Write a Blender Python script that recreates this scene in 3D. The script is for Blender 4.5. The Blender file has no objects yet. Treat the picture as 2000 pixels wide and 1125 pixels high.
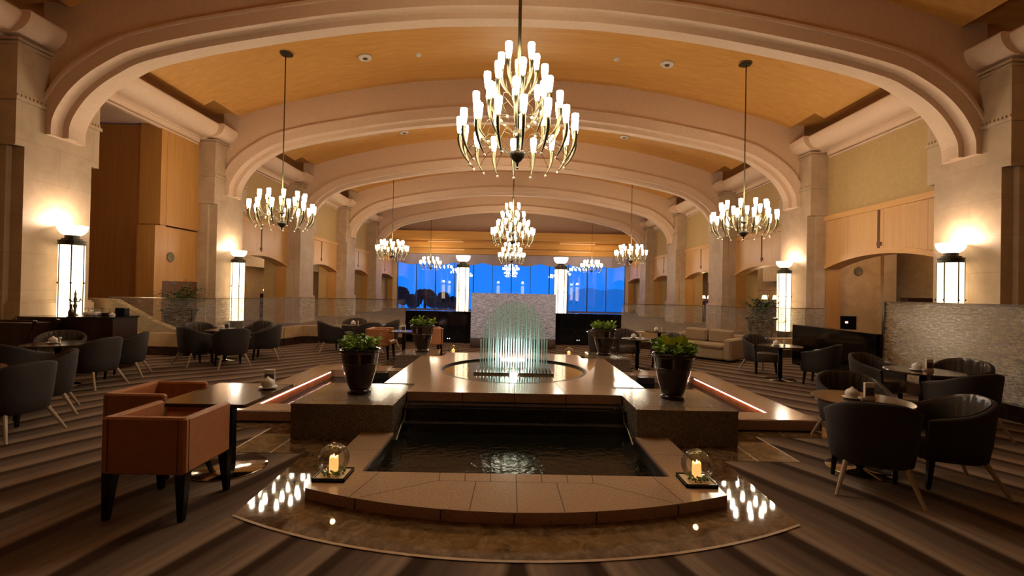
import bpy, math, random
from mathutils import Vector, Matrix
random.seed(7)
D = bpy.data
SC = bpy.context.scene
C = SC.collection
PI = math.pi

# ------------------------------------------------------------------ camera
F, YAW, PITCH, ROLL, CX, CH = 888.9, 0.004539, 0.007585, 0.019518, -0.08044, 1.6
fw = Vector((math.sin(YAW)*math.cos(PITCH), math.cos(YAW)*math.cos(PITCH), math.sin(PITCH)))
r0 = Vector((math.cos(YAW), -math.sin(YAW), 0)); u0 = r0.cross(fw)
rt = math.cos(ROLL)*r0 + math.sin(ROLL)*u0
up = -math.sin(ROLL)*r0 + math.cos(ROLL)*u0
cam = D.cameras.new('camera'); camo = D.objects.new('camera', cam); C.objects.link(camo)
cam.sensor_width = 36; cam.lens = 36*F/2000; cam.clip_end = 800; cam.clip_start = 0.05
camo.matrix_world = Matrix(((rt.x, up.x, -fw.x, CX), (rt.y, up.y, -fw.y, 0), (rt.z, up.z, -fw.z, CH), (0, 0, 0, 1)))
SC.camera = camo

# ------------------------------------------------------------------ world (blue dusk) and exposure
w = D.worlds.new('dusk'); SC.world = w; w.use_nodes = True
nt = w.node_tree; nt.nodes.clear()
wo = nt.nodes.new('ShaderNodeOutputWorld'); bg = nt.nodes.new('ShaderNodeBackground')
tc = nt.nodes.new('ShaderNodeTexCoord'); sp = nt.nodes.new('ShaderNodeSeparateXYZ'); rp = nt.nodes.new('ShaderNodeValToRGB')
nt.links.new(tc.outputs['Generated'], sp.inputs[0]); nt.links.new(sp.outputs['Z'], rp.inputs[0])
rp.color_ramp.elements[0].position = 0.0; rp.color_ramp.elements[0].color = (0.006, 0.22, 0.95, 1)
rp.color_ramp.elements[1].position = 0.25; rp.color_ramp.elements[1].color = (0.02, 0.15, 0.72, 1)
nt.links.new(rp.outputs[0], bg.inputs[0]); bg.inputs[1].default_value = 1.15
nt.links.new(bg.outputs[0], wo.inputs[0])
SC.view_settings.view_transform = 'Standard'; SC.view_settings.look = 'None'
SC.view_settings.gamma = 1; SC.view_settings.use_curve_mapping = False
SC.view_settings.exposure = 0.20

BULB = 42.0          # radiance of a chandelier glass
LAMPP = 9.0          # wall lamp panels
COVE = 4.0

# ------------------------------------------------------------------ materials
def hexc(h):
    v = [int(h[i:i+2], 16)/255 for i in (0, 2, 4)]
    return tuple(((x+0.055)/1.055)**2.4 if x > 0.04045 else x/12.92 for x in v) + (1,)
class N:
    def __init__(s, name):
        s.m = D.materials.new(name); s.m.use_nodes = True; s.t = s.m.node_tree; s.t.nodes.clear()
        s.out = s.n('ShaderNodeOutputMaterial')
    def n(s, k, **kw):
        x = s.t.nodes.new(k)
        for a, b in kw.items(): setattr(x, a, b)
        return x
    def l(s, a, b): s.t.links.new(a, b)
    def coord(s, scale=(1, 1, 1), rot=(0, 0, 0), kind='Object'):
        c = s.n('ShaderNodeTexCoord'); mp = s.n('ShaderNodeMapping'); s.l(c.outputs[kind], mp.inputs[0])
        mp.inputs['Scale'].default_value = scale; mp.inputs['Rotation'].default_value = rot
        return mp.outputs[0]
    def noise(s, vec, scale=5, detail=3, rough=.5, dist=0):
        x = s.n('ShaderNodeTexNoise'); s.l(vec, x.inputs['Vector']); x.inputs['Scale'].default_value = scale
        x.inputs['Detail'].default_value = detail; x.inputs['Roughness'].default_value = rough; x.inputs['Distortion'].default_value = dist
        return x.outputs['Fac']
    def ramp(s, fac, stops, interp='LINEAR'):
        x = s.n('ShaderNodeValToRGB'); s.l(fac, x.inputs[0]); cr = x.color_ramp; cr.interpolation = interp
        while len(cr.elements) < len(stops): cr.elements.new(0.5)
        for e, (p, c) in zip(cr.elements, stops): e.position = p; e.color = c if len(c) == 4 else tuple(c)+(1,)
        return x.outputs[0]
    def mix(s, f, a, b, mode='MIX'):
        x = s.n('ShaderNodeMix', data_type='RGBA', blend_type=mode)
        if isinstance(f, float): x.inputs[0].default_value = f
        else: s.l(f, x.inputs[0])
        for i, v in ((6, a), (7, b)):
            if isinstance(v, tuple): x.inputs[i].default_value = v
            else: s.l(v, x.inputs[i])
        return x.outputs[2]
    def math(s, op, a, b=None, c=None):
        x = s.n('ShaderNodeMath', operation=op)
        for i, v in enumerate((a, b, c)):
            if v is None: continue
            if isinstance(v, (int, float)): x.inputs[i].default_value = v
            else: s.l(v, x.inputs[i])
        return x.outputs[0]
    def bump(s, h, strength=.3, dist=.01):
        x = s.n('ShaderNodeBump'); s.l(h, x.inputs['Height']); x.inputs['Strength'].default_value = strength; x.inputs['Distance'].default_value = dist
        return x.outputs[0]
    def bsdf(s, col, rough=.5, metal=0, spec=.5, nor=None, coat=0, trans=0, ior=1.45, em=None, ems=0):
        x = s.n('ShaderNodeBsdfPrincipled')
        if isinstance(col, tuple): x.inputs['Base Color'].default_value = col
        else: s.l(col, x.inputs['Base Color'])
        if isinstance(rough, (int, float)): x.inputs['Roughness'].default_value = rough
        else: s.l(rough, x.inputs['Roughness'])
        x.inputs['Metallic'].default_value = metal; x.inputs['Specular IOR Level'].default_value = spec
        x.inputs['Coat Weight'].default_value = coat; x.inputs['Transmission Weight'].default_value = trans; x.inputs['IOR'].default_value = ior
        if nor is not None: s.l(nor, x.inputs['Normal'])
        if em is not None:
            if isinstance(em, tuple): x.inputs['Emission Color'].default_value = em
            else: s.l(em, x.inputs['Emission Color'])
            x.inputs['Emission Strength'].default_value = ems
        s.l(x.outputs[0], s.out.inputs[0]); return x
def plain(name, col, rough=.5, metal=0, var=.12, scale=8, spec=.5, coat=0, bump=0):
    m = N(name); c = hexc(col) if isinstance(col, str) else col
    v = m.coord(); f = m.noise(v, scale, 4)
    lo = tuple(x*(1-var) for x in c[:3])+(1,); hi = tuple(min(1, x*(1+var)) for x in c[:3])+(1,)
    m.bsdf(m.ramp(f, [(.3, lo), (.7, hi)]), rough, metal, spec, m.bump(f, bump, .005) if bump else None, coat)
    return m.m
def emis(name, col, st):
    m = N(name); e = m.n('ShaderNodeEmission'); e.inputs[0].default_value = col; e.inputs[1].default_value = st
    m.l(e.outputs[0], m.out.inputs[0]); return m.m
def stone(name, base, dark, blocks=True, rough=.55, bw=1.5, bh=.72):
    # big stone blocks with fine joints; coordinate u runs around the block faces
    m = N(name); v = m.coord()
    f = m.noise(v, 2.2, 6, .6, .6); f2 = m.noise(v, 24, 4, .6)
    col = m.ramp(f, [(.3, hexc(dark)), (.62, hexc(base))])
    col = m.mix(m.ramp(f2, [(.35, (0, 0, 0)), (.75, (.22, .22, .22))]), col, hexc(dark))
    if blocks:
        se = m.n('ShaderNodeSeparateXYZ'); m.l(v, se.inputs[0])
        u = m.math('ADD', se.outputs[0], se.outputs[1]); cm = m.n('ShaderNodeCombineXYZ')
        m.l(u, cm.inputs[0]); m.l(se.outputs[2], cm.inputs[1])
        br = m.n('ShaderNodeTexBrick'); m.l(cm.outputs[0], br.inputs['Vector'])
        br.inputs['Color1'].default_value = (1, 1, 1, 1); br.inputs['Color2'].default_value = (.96, .96, .96, 1); br.inputs['Mortar'].default_value = (.8, .8, .8, 1)
        br.inputs['Scale'].default_value = 1; br.inputs['Mortar Size'].default_value = .006; br.inputs['Brick Width'].default_value = bw; br.inputs['Row Height'].default_value = bh
        col = m.mix(1.0, col, br.outputs[0], 'MULTIPLY')
    m.bsdf(col, rough, 0, .4, m.bump(f2, .12, .003)); return m.m
def wood(name, a, b, axis='Z', rough=.4, sc=1.0, seam=None):
    m = N(name); s = {'Z': (9, 9, .35), 'X': (.35, 9, 9), 'Y': (9, .35, 9)}[axis]
    v = m.coord(tuple(x*sc for x in s)); f = m.noise(v, 2.2, 6, .6, .4)
    col = m.ramp(f, [(.25, hexc(b)), (.7, hexc(a))])
    if seam:
        v2 = m.coord(); se = m.n('ShaderNodeSeparateXYZ'); m.l(v2, se.inputs[0])
        o = m.math('ADD', se.outputs[0], se.outputs[1]); q = m.math('FRACT', m.math('DIVIDE', o, seam))
        col = m.mix(m.math('LESS_THAN', q, .012/seam), col, tuple(x*.55 for x in hexc(b)[:3])+(1,))
    m.bsdf(col, rough, 0, .4); return m.m
def granite(name, a, b, c, rough=.12, scale=90):
    m = N(name); v = m.coord(); vo = m.n('ShaderNodeTexVoronoi'); m.l(v, vo.inputs['Vector']); vo.inputs['Scale'].default_value = scale
    se = m.n('ShaderNodeSeparateXYZ'); m.l(vo.outputs['Color'], se.inputs[0])
    col = m.ramp(se.outputs[0], [(.0, hexc(a)), (.45, hexc(b)), (.85, hexc(c))]); n2 = m.noise(v, 3, 3)
    col = m.mix(m.ramp(n2, [(.3, (0, 0, 0)), (.8, (.35, .35, .35))]), col, hexc(a))
    m.bsdf(col, rough, 0, .5); return m.m

M = {}
M['plaster'] = plain('rib_plaster', 'CDAA8A', .75, var=.05, scale=14)
M['soffit'] = plain('soffit_plaster', 'D3B295', .7, var=.04, scale=14)
M['stone'] = stone('pier_limestone', 'BA9E80', 'AA8E70')
M['stone_smooth'] = stone('low_wall_limestone', 'C4A27A', 'AA8C66', blocks=False, rough=.45)
M['upper_wall'] = plain('wall_plaster', 'B0905F', .75, var=.06, scale=10)
M['ceil'] = wood('ceiling_wood', 'D29A52', 'C08640', 'X', .45, .5)
M['ceil_shade'] = wood('ceiling_shade_wood', '8A6526', '6E4E1C', 'X', .5, .5)  # unused darker ceiling wood, vault-edge shadow put into its colour
M['wood'] = wood('maple_panel', 'CFA06A', 'C4925A', 'Z', .4, 1, 1.3)
M['wood_trim'] = wood('maple_trim', 'D2A066', 'C69054', 'Y', .4)
M['wood_red'] = wood('tall_cherry_panel', 'B07A44', '9E6934', 'Z', .42)
M['wood_gold'] = wood('tall_oak_panel', 'B88444', 'A87338', 'Z', .42)
M['slot'] = plain('gap_and_doorway_shade', '5A3414', .6)
M['glass_shade'] = emis('lit_frosted_glass', (1, .86, .62, 1), BULB)
M['bowl'] = emis('lit_alabaster_bowl', (1, .80, .52, 1), 3.0)
M['brass'] = plain('brushed_brass', '6F6850', .38, 1, .1)
M['crystal'] = plain('crystal_ball', 'FFE9CC', .05, 0, .02, coat=1)
M['bronze'] = plain('dark_bronze', '4A4336', .35, .9, .2)
M['black_metal'] = plain('black_metal', '0E0C0B', .35, .6)
M['black_wood'] = plain('black_lacquer', '0B0908', .25)
M['chrome'] = plain('brushed_steel', 'A8A29A', .12, 1, .05)
M['fabric'] = plain('charcoal_fabric', '322B2A', .8, 0, .2, 60, bump=.2)
M['leather'] = plain('dark_brown_leather', '54463C', .24, 0, .2, 20, bump=.1)
M['tan'] = plain('tan_leather', 'AC7046', .42, 0, .08, 16, bump=.1)
M['ash'] = wood('pale_ash_wood', 'BBA890', 'A69278', 'Z', .45)
M['top_wood'] = wood('table_veneer', '4A3420', '38261A', 'X', .13)
M['pot'] = plain('glazed_brown_ceramic', '2A1A16', .18, 0, .3, 6, coat=.5)
M['leaf'] = plain('leaf_green', '7FA32A', .4, 0, .45, 30)
M['leaf_dark'] = plain('dark_leaf_green', '3E5628', .45, 0, .4, 14)
M['soil'] = plain('potting_soil', '1E140D', .9)
M['petal'] = plain('cream_petal', 'EADFCB', .5)
M['white'] = plain('white_china', 'E6DED6', .3, 0, .03)
M['card'] = plain('dark_menu_print', '4A4A50', .5)
M['black_panel'] = plain('black_polished_panel', '090808', .08, 0, .1)
M['granite'] = granite('speckled_granite', '4A403A', '6E6158', '93867A', .16, 190)
M['granite_top'] = granite('polished_granite_top', '6A5847', '7A6754', '8A7762', .10, 220)
M['dark_stone'] = granite('black_granite', '1C1A1A', '2C2828', '3C3636', .22, 150)
M['bar_dark'] = wood('dark_walnut', '3A2016', '28150E', 'Z', .3)
M['sofa'] = plain('beige_upholstery', 'A38D72', .85, 0, .06, 60, bump=.2)
M['curtain'] = plain('mauve_sheer_fabric', 'A9989E', .8, 0, .06)
M['candle'] = None
M['plinth'] = plain('brown_marble_base', '3A281B', .2, 0, .35, 9)
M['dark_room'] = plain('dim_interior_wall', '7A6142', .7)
M['mull'] = plain('window_mullion', '0A1424', .4)
M['tree'] = plain('night_foliage', '030A0A', .9)
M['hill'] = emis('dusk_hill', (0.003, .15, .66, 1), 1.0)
M['white_paint'] = plain('white_painted_steel', 'D0C2B0', .6)
M['led'] = emis('led_strip', (1, .62, .50, 1), 16.0)
M['cove'] = emis('cove_tube', (1, .62, .3, 1), 1.5)

# pinkish fountain stone with light joints
m = N('pink_granite_slab'); v = m.coord(); f = m.noise(v, 60, 4, .6)
M['slab'] = m.m
m.bsdf(m.ramp(f, [(.3, hexc('A08468')), (.7, hexc('BDA086'))]), .13, 0, .5)
m = N('pink_granite_face'); v = m.coord(); f = m.noise(v, 90, 4, .7)
m.bsdf(m.ramp(f, [(.35, hexc('A07C6E')), (.65, hexc('C4A294'))]), .35, 0, .4); M['slab_face'] = m.m
# brown marble floor
m = N('brown_marble_floor'); v = m.coord(); f = m.noise(v, 7, 10, .75, 1.0); f2 = m.noise(v, 16, 10, .8, 1.6)
col = m.ramp(f, [(.3, hexc('2E2116')), (.5, hexc('6A5338')), (.68, hexc('93795A'))])
col = m.mix(m.ramp(f2, [(.60, (0, 0, 0)), (.72, (.6, .6, .6))]), col, hexc('A58E6A'))
m.bsdf(col, .035, 0, .5); M['marble'] = m.m
# carpet: long mirrored flowing bands
m = N('striped_carpet'); c = m.n('ShaderNodeTexCoord'); se = m.n('ShaderNodeSeparateXYZ'); m.l(c.outputs['Object'], se.inputs[0])
ax = m.math('ABSOLUTE', se.outputs[0]); yy = m.math('SUBTRACT', se.outputs[1], 3.0)
th = m.math('MINIMUM', m.math('ADD', m.math('MULTIPLY_ADD', ax, .06, .25), m.math('MULTIPLY', yy, .03)), .85)
wv = m.noise(c.outputs['Object'], .35, 1, .4)
ph = m.math('ADD', m.math('MULTIPLY', ax, m.math('COSINE', th)), m.math('MULTIPLY', yy, m.math('SINE', th)))
ph = m.math('ADD', ph, m.math('MULTIPLY', wv, 1.1))
q = m.math('FRACT', m.math('DIVIDE', ph, .46))
col = m.ramp(q, [(0, hexc('3B2A21')), (.14, hexc('443026')), (.22, hexc('A08A76')), (.45, hexc('8F7A68')), (.62, hexc('746154')), (.9, hexc('655449')), (1, hexc('3B2A21'))])
cm = m.n('ShaderNodeCombineXYZ'); m.l(m.math('MULTIPLY', ph, 22), cm.inputs[0]); m.l(m.math('MULTIPLY', se.outputs[1], 1.2), cm.inputs[1])
st = m.noise(cm.outputs[0], 1.0, 3, .6)
col = m.mix(m.ramp(st, [(.35, (0, 0, 0)), (.75, (.5, .5, .5))]), col, hexc('4A372B'))
fz = m.noise(c.outputs['Object'], 260, 2, .6)
m.bsdf(col, .95, 0, .15, m.bump(fz, .5, .004)); M['carpet'] = m.m
# fluted/rippled glass for partitions
def rippled(name, c0, c1, transp, gloss, sx, rough=.12, refr=0.0):
    m = N(name); v = m.coord(sx); f = m.noise(v, 16, 6, .8, .8); b = m.bump(f, 1.0, .04)
    col = m.ramp(f, [(.42, hexc(c0)), (.56, hexc(c1))])
    df = m.n('ShaderNodeBsdfTranslucent'); m.l(col, df.inputs[0]); m.l(b, df.inputs['Normal'])
    d2 = m.n('ShaderNodeBsdfDiffuse'); m.l(col, d2.inputs[0]); m.l(b, d2.inputs['Normal'])
    gl = m.n('ShaderNodeBsdfGlossy'); gl.inputs['Roughness'].default_value = rough; m.l(b, gl.inputs['Normal'])
    a1 = m.n('ShaderNodeMixShader'); a1.inputs[0].default_value = .35; m.l(df.outputs[0], a1.inputs[1]); m.l(d2.outputs[0], a1.inputs[2])
    a2 = m.n('ShaderNodeMixShader'); a2.inputs[0].default_value = gloss; m.l(a1.outputs[0], a2.inputs[1]); m.l(gl.outputs[0], a2.inputs[2])
    tr = m.n('ShaderNodeBsdfTransparent'); tr.inputs[0].default_value = (.95, .97, .95, 1); see = tr
    if refr:
        rf = m.n('ShaderNodeBsdfRefraction'); rf.inputs['Roughness'].default_value = refr; rf.inputs['IOR'].default_value = 1.12; m.l(b, rf.inputs['Normal']); see = rf
    a3 = m.n('ShaderNodeMixShader'); m.l(m.ramp(f, [(.42, (min(1, transp+.17),)*3), (.56, (max(0, transp-.17),)*3)]), a3.inputs[0]); m.l(a2.outputs[0], a3.inputs[1]); m.l(see.outputs[0], a3.inputs[2])
    m.l(a3.outputs[0], m.out.inputs[0]); return m.m
M['glass_side'] = rippled('rippled_clear_glass', '6A6560', 'A9A6A6', .82, .6, (.5, .5, 3), .10)
M['glass_mid'] = rippled('rippled_frosted_glass', '8F8798', 'F4EEF6', .20, .30, (.55, .55, 3.2), .25, .25)
M['glass_near'] = rippled('rippled_gold_glass', '6E5632', 'FFE0A4', .42, .35, (.6, .6, 3.0), .16, .20)
def thin_glass(name, col, refl, rough=0.0):
    m = N(name); tr = m.n('ShaderNodeBsdfTransparent'); tr.inputs[0].default_value = col
    gl = m.n('ShaderNodeBsdfGlossy'); gl.inputs['Roughness'].default_value = rough
    fr = m.n('ShaderNodeFresnel'); fr.inputs[0].default_value = 1.5
    mx = m.n('ShaderNodeMixShader'); m.l(m.math('MINIMUM', m.math('MULTIPLY', fr.outputs[0], refl), 1.0), mx.inputs[0]); m.l(tr.outputs[0], mx.inputs[1]); m.l(gl.outputs[0], mx.inputs[2])
    m.l(mx.outputs[0], m.out.inputs[0]); return m.m
M['window'] = thin_glass('window_glass', (.95, .97, 1, 1), 2.4)
M['bowl_glass'] = thin_glass('clear_bowl_glass', (.985, .985, .97, 1), .7)
M['rod'] = thin_glass('green_glass_rod', (.72, .95, .88, 1), 3.0, .05)
m = N('lit_glass_rod'); 
x = m.bsdf((.75, .95, .9, 1), .15, 0, .8); tr = m.n('ShaderNodeBsdfTransparent'); mx = m.n('ShaderNodeMixShader'); mx.inputs[0].default_value = .50
tr.inputs[0].default_value = (.8, 1, .95, 1); m.l(x.outputs[0], mx.inputs[1]); m.l(tr.outputs[0], mx.inputs[2]); m.l(mx.outputs[0], m.out.inputs[0]); M['rod'] = m.m
m = N('dark_water'); v = m.coord((1, 1, 1)); f = m.noise(v, 14, 3, .5, .3)
m.bsdf((.007, .008, .006, 1), .10, 0, .14, m.bump(f, .5, .012)); M['water'] = m.m
m = N('basin_water'); v = m.coord((1, 1, 1)); f = m.noise(v, 20, 3, .5, .3)
m.bsdf((.16, .12, .08, 1), .05, .35, .9, m.bump(f, .2, .005)); M['basin'] = m.m
m = N('copper_trough'); v = m.coord(); f = m.noise(v, 6, 5, .6)
m.bsdf(m.ramp(f, [(.3, hexc('8A4A2A')), (.7, hexc('B86E42'))]), .3); M['copper'] = m.m
# lamp panel: cream alabaster lit from inside with faint brown veins
m = N('lit_alabaster_panel'); v = m.coord((1, 1, .8)); f = m.noise(v, 4, 6, .7, 2.0)
col = m.ramp(f, [(.30, (.22, .10, .03)), (.37, (.62, .38, .17)), (.43, (1, .74, .42)), (.6, (1, .82, .55))])
e = m.n('ShaderNodeEmission'); m.l(col, e.inputs[0]); e.inputs[1].default_value = LAMPP*.32; m.l(e.outputs[0], m.out.inputs[0]); M['panel'] = m.m
# candle wax, glowing near the wick
m = N('candle_wax'); m.bsdf(hexc('F2C98A'), .5, 0, .3, em=(1, .50, .14, 1), ems=.9); M['candle'] = m.m
M['flame'] = emis('candle_flame', (1, .66, .3, 1), 5)
M['red_led'] = emis('red_indicator', (1, .35, .25, 1), 3)
M['amber'] = emis('lit_lamp_shade', (1, .72, .38, 1), 5)
M['spot'] = emis('basin_spotlight', (1, .95, .85, 1), 18)
M['dimspot'] = emis('indicator_light', (.8, .85, 1, 1), 1.5)
M['sand'] = plain('pale_sand', 'C9B79C', .9, 0, .15, 80)
M['speaker'] = plain('grey_grille', '6E6048', .6)
M['bottle'] = plain('amber_glass_bottle', '4A2A10', .1)
M['red_glass'] = plain('mixed_bottle_glass', '55403A', .15, 0, .5, 40)

# The hall shell is dimensioned in survey units of 0.716 m with its datum at z = 1.6 m; hall_pt() converts to metres.
U, XO = 0.716, -0.023
ZB = -0.634          # finished floor in survey units
HALL = [False]
def hall_pt(p): return (p[0]*U+XO, p[1]*U, 1.6+U*(p[2]-1.6))
# ------------------------------------------------------------------ mesh helpers
class MB:
    def __init__(s): s.v = []; s.f = []; s.mi = []; s.k = 0
    def add(s, vs, fs):
        o = len(s.v); s.v += [tuple(x) for x in vs]; s.f += [tuple(o+i for i in q) for q in fs]; s.mi += [s.k]*len(fs); return s
    def box(s, x0, x1, y0, y1, z0, z1):
        return s.add([(x0, y0, z0), (x1, y0, z0), (x1, y1, z0), (x0, y1, z0), (x0, y0, z1), (x1, y0, z1), (x1, y1, z1), (x0, y1, z1)],
                     [(0, 3, 2, 1), (4, 5, 6, 7), (0, 1, 5, 4), (1, 2, 6, 5), (2, 3, 7, 6), (3, 0, 4, 7)])
    def prism(s, poly, a, b, ax='z'):
        n = len(poly)
        def P(p, t):
            return (p[0], p[1], t) if ax == 'z' else ((p[0], t, p[1]) if ax == 'y' else (t, p[0], p[1]))
        return s.add([P(p, a) for p in poly]+[P(p, b) for p in poly],
                     [tuple(range(n-1, -1, -1)), tuple(range(n, 2*n))]+[(i, (i+1) % n, n+(i+1) % n, n+i) for i in range(n)])
    def lathe(s, prof, n=24, cx=0, cy=0, cz=0, sx=1, sy=1):
        vs = []; fs = []
        for r, z in prof:
            for i in range(n):
                a = 2*PI*i/n; vs.append((cx+r*sx*math.cos(a), cy+r*sy*math.sin(a), cz+z))
        for j in range(len(prof)-1):
            for i in range(n):
                k = (i+1) % n; fs.append((j*n+i, j*n+k, (j+1)*n+k, (j+1)*n+i))
        if prof[0][0] > 1e-6: fs.append(tuple(range(n-1, -1, -1)))
        if prof[-1][0] > 1e-6: fs.append(tuple(range((len(prof)-1)*n, len(prof)*n)))
        return s.add(vs, fs)
    def tube(s, pts, rad, n=8):
        pts = [Vector(p) for p in pts]; m = len(pts)
        if not hasattr(rad, '__len__'): rad = [rad]*m
        vs = []; fs = []; ref = None
        for i, p in enumerate(pts):
            d = (pts[min(i+1, m-1)]-pts[max(i-1, 0)]).normalized()
            if ref is None: ref = Vector((0, 0, 1)) if abs(d.z) < .9 else Vector((1, 0, 0))
            a = (ref - d*ref.dot(d)).normalized(); b = d.cross(a); ref = a
            for k in range(n):
                t = 2*PI*k/n; vs.append(p+rad[i]*(a*math.cos(t)+b*math.sin(t)))
        for i in range(m-1):
            for k in range(n):
                q = (k+1) % n; fs.append((i*n+k, i*n+q, (i+1)*n+q, (i+1)*n+k))
        fs.append(tuple(range(n-1, -1, -1))); fs.append(tuple(range((m-1)*n, m*n)))
        return s.add(vs, fs)
    def ball(s, c, r, n=12, sz=1):
        prof = [(r*math.sin(PI*i/(n//2)), -r*sz*math.cos(PI*i/(n//2))) for i in range(n//2+1)]
        prof[0] = (0, prof[0][1]); prof[-1] = (0, prof[-1][1])
        return s.lathe(prof, n, *c)
    def rbox(s, x0, x1, y0, y1, z0, z1, r=.02):
        # box with chamfered vertical and top edges
        p = [(x0+r, y0), (x1-r, y0), (x1, y0+r), (x1, y1-r), (x1-r, y1), (x0+r, y1), (x0, y1-r), (x0, y0+r)]
        cx, cy = (x0+x1)/2, (y0+y1)/2
        q = [(cx+(a-cx)*(1-2*r/(x1-x0)), cy+(b-cy)*(1-2*r/(y1-y0))) for a, b in p]
        vs = [(a, b, z0+r) for a, b in p]+[(a, b, z1-r) for a, b in p]+[(a, b, z1) for a, b in q]+[(a, b, z0) for a, b in q]
        fs = []
        for i in range(8):
            k = (i+1) % 8; fs += [(i, k, 8+k, 8+i), (8+i, 8+k, 16+k, 16+i), (24+i, 24+k, k, i)]
        fs += [tuple(range(16, 24)), tuple(range(31, 23, -1))]
        return s.add(vs, fs)
    def build(s, name, mat, parent=None, smooth=False, loc=None, rz=0, kind=None, bevel=0, **tags):
        if HALL[0] and parent is None and loc is None: s.v = [hall_pt(p) for p in s.v]
        me = D.meshes.new(name); me.from_pydata(s.v, [], s.f)
        mats = mat if isinstance(mat, (list, tuple)) else [mat]
        for x in mats: me.materials.append(M[x] if isinstance(x, str) else x)
        if len(mats) > 1: me.polygons.foreach_set('material_index', s.mi)
        if smooth:
            me.polygons.foreach_set('use_smooth', [True]*len(me.polygons))
        me.validate(); me.update()
        o = D.objects.new(name, me); C.objects.link(o)
        if parent: o.parent = parent
        if loc:
            o.location = hall_pt(loc) if HALL[0] and parent is None else loc
            if HALL[0] and parent is None: o.scale = (U, U, U)
        if rz: o.rotation_euler.z = rz
        if smooth == 2:
            md = o.modifiers.new('s', 'SUBSURF'); md.levels = 1; md.render_levels = 1
        if bevel:
            b = o.modifiers.new('b', 'BEVEL'); b.width = bevel; b.segments = 2; b.limit_method = 'ANGLE'
        if kind: o['kind'] = kind
        for a, b in tags.items():
            if b: o[a] = b
        return o
def fixsmooth(o, ang=40):
    me = o.data
    for e in me.edges: pass
    try: me.set_sharp_from_angle(angle=math.radians(ang))
    except Exception: pass
    return o
def thing(name, label, cat, loc=(0, 0, 0), rz=0, group=None):
    o = D.objects.new(name, None); C.objects.link(o); o.location = hall_pt(loc) if HALL[0] else loc; o.rotation_euler.z = rz; o.empty_display_size = .2
    if HALL[0]: o.scale = (U, U, U)
    o['label'] = label; o['category'] = cat
    if group: o['group'] = group
    return o
def dup(root, loc, rz, label, group=None, scale=None):
    r = root.copy(); C.objects.link(r); r.location = hall_pt(loc) if HALL[0] else loc; r.rotation_euler.z = rz; r['label'] = label
    if group: r['group'] = group
    if scale: r.scale = scale
    for ch in list(root.children):
        c = ch.copy(); C.objects.link(c); c.parent = r
        for g in list(ch.children):
            d = g.copy(); C.objects.link(d); d.parent = c
    return r
def struct(name, mb, mat, **k): return mb.build(name, mat, kind='structure', **k)
TRIM = [0]
def trim(mb, mat, **k):
    TRIM[0] += 1; return struct('trim_%d' % TRIM[0], mb, mat, **k)
def light(kind, loc, energy, col, parent=None, size=.1, rot=None, name='lamp_light', spot=None):
    l = D.lights.new(name, kind); l.energy = energy; l.color = col
    if kind == 'AREA': l.size = size
    else: l.shadow_soft_size = size
    if spot: l.spot_size = spot; l.spot_blend = .6
    o = D.objects.new(name, l); C.objects.link(o); o.location = hall_pt(loc) if HALL[0] and not parent else loc
    if rot: o.rotation_euler = rot
    if parent: o.parent = parent
    return o

# ================================================================== ROOM SHELL
HALL[0] = True
P0, PIT = 13.2, 8.05            # first pier in view, bay pitch
XP, XW = 13.15, 13.9            # pier face, bay wall face
YEND = 54.0
piers = [P0+PIT*k for k in range(-2, 5)]
Y0H = -11.0

# ceiling profile over half width (x, z)
CP = [(0, 11.37), (2.2, 11.33), (4.64, 11.15), (7.45, 10.72), (9.2, 10.35), (10.6, 10.02), (11.8, 9.68)]
CP2 = CP+[(12.5, 9.42), (12.62, 9.36)]
def full(pr): return [(-x, z) for x, z in reversed(pr)]+[p for p in pr if p[0] > 0]
def sheet(prof, y0, y1, th=.15):
    mb = MB(); n = len(prof)
    vs = [(x, y, z) for y in (y0, y1) for x, z in prof]+[(x, y, z+th) for y in (y0, y1) for x, z in prof]
    fs = []
    for i in range(n-1):
        fs += [(i, i+1, n+i+1, n+i), (2*n+i, 3*n+i, 3*n+i+1, 2*n+i+1)]
    fs += [tuple([i, i+1, 2*n+i+1, 2*n+i][::-1]) for i in range(n-1)]
    fs += [(n+i, n+i+1, 3*n+i+1, 3*n+i) for i in range(n-1)]
    return mb.add(vs, fs)
fixc = struct('ceiling', sheet(full(CP2), Y0H, YEND+.5), 'ceil', smooth=True)
try: fixc.data.set_sharp_from_angle(angle=math.radians(40))
except Exception: pass
# the vault edge: a lip, set forward at every pier, with a shadowed recess above the cornice
for s in (-1, 1):
    yy = Y0H
    for py in piers+[YEND+2.2]:
        a, b = yy, min(py-2.2, YEND+.4)
        if b > a:
            mb = MB(); mb.add([(s*12.60, a, 9.37), (s*13.02, a, 9.14), (s*13.02, b, 9.14), (s*12.60, b, 9.37), (s*12.60, a, 9.52), (s*13.02, a, 9.52), (s*13.02, b, 9.52), (s*12.60, b, 9.52)],
                   [(0, 1, 2, 3), (7, 6, 5, 4), (0, 4, 5, 1), (1, 5, 6, 2), (2, 6, 7, 3), (3, 7, 4, 0)]); trim(mb, 'ceil')
        yy = py+2.2
    mb = MB(); mb.box(*sorted((s*12.5, s*15.2)), Y0H, YEND+.4, 9.5, 9.65); trim(mb, 'ceil')
    mb = MB(); mb.box(*sorted((s*14.55, s*14.9)), Y0H, YEND+.4, 8.0, 9.5); trim(mb, 'plaster')

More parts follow.
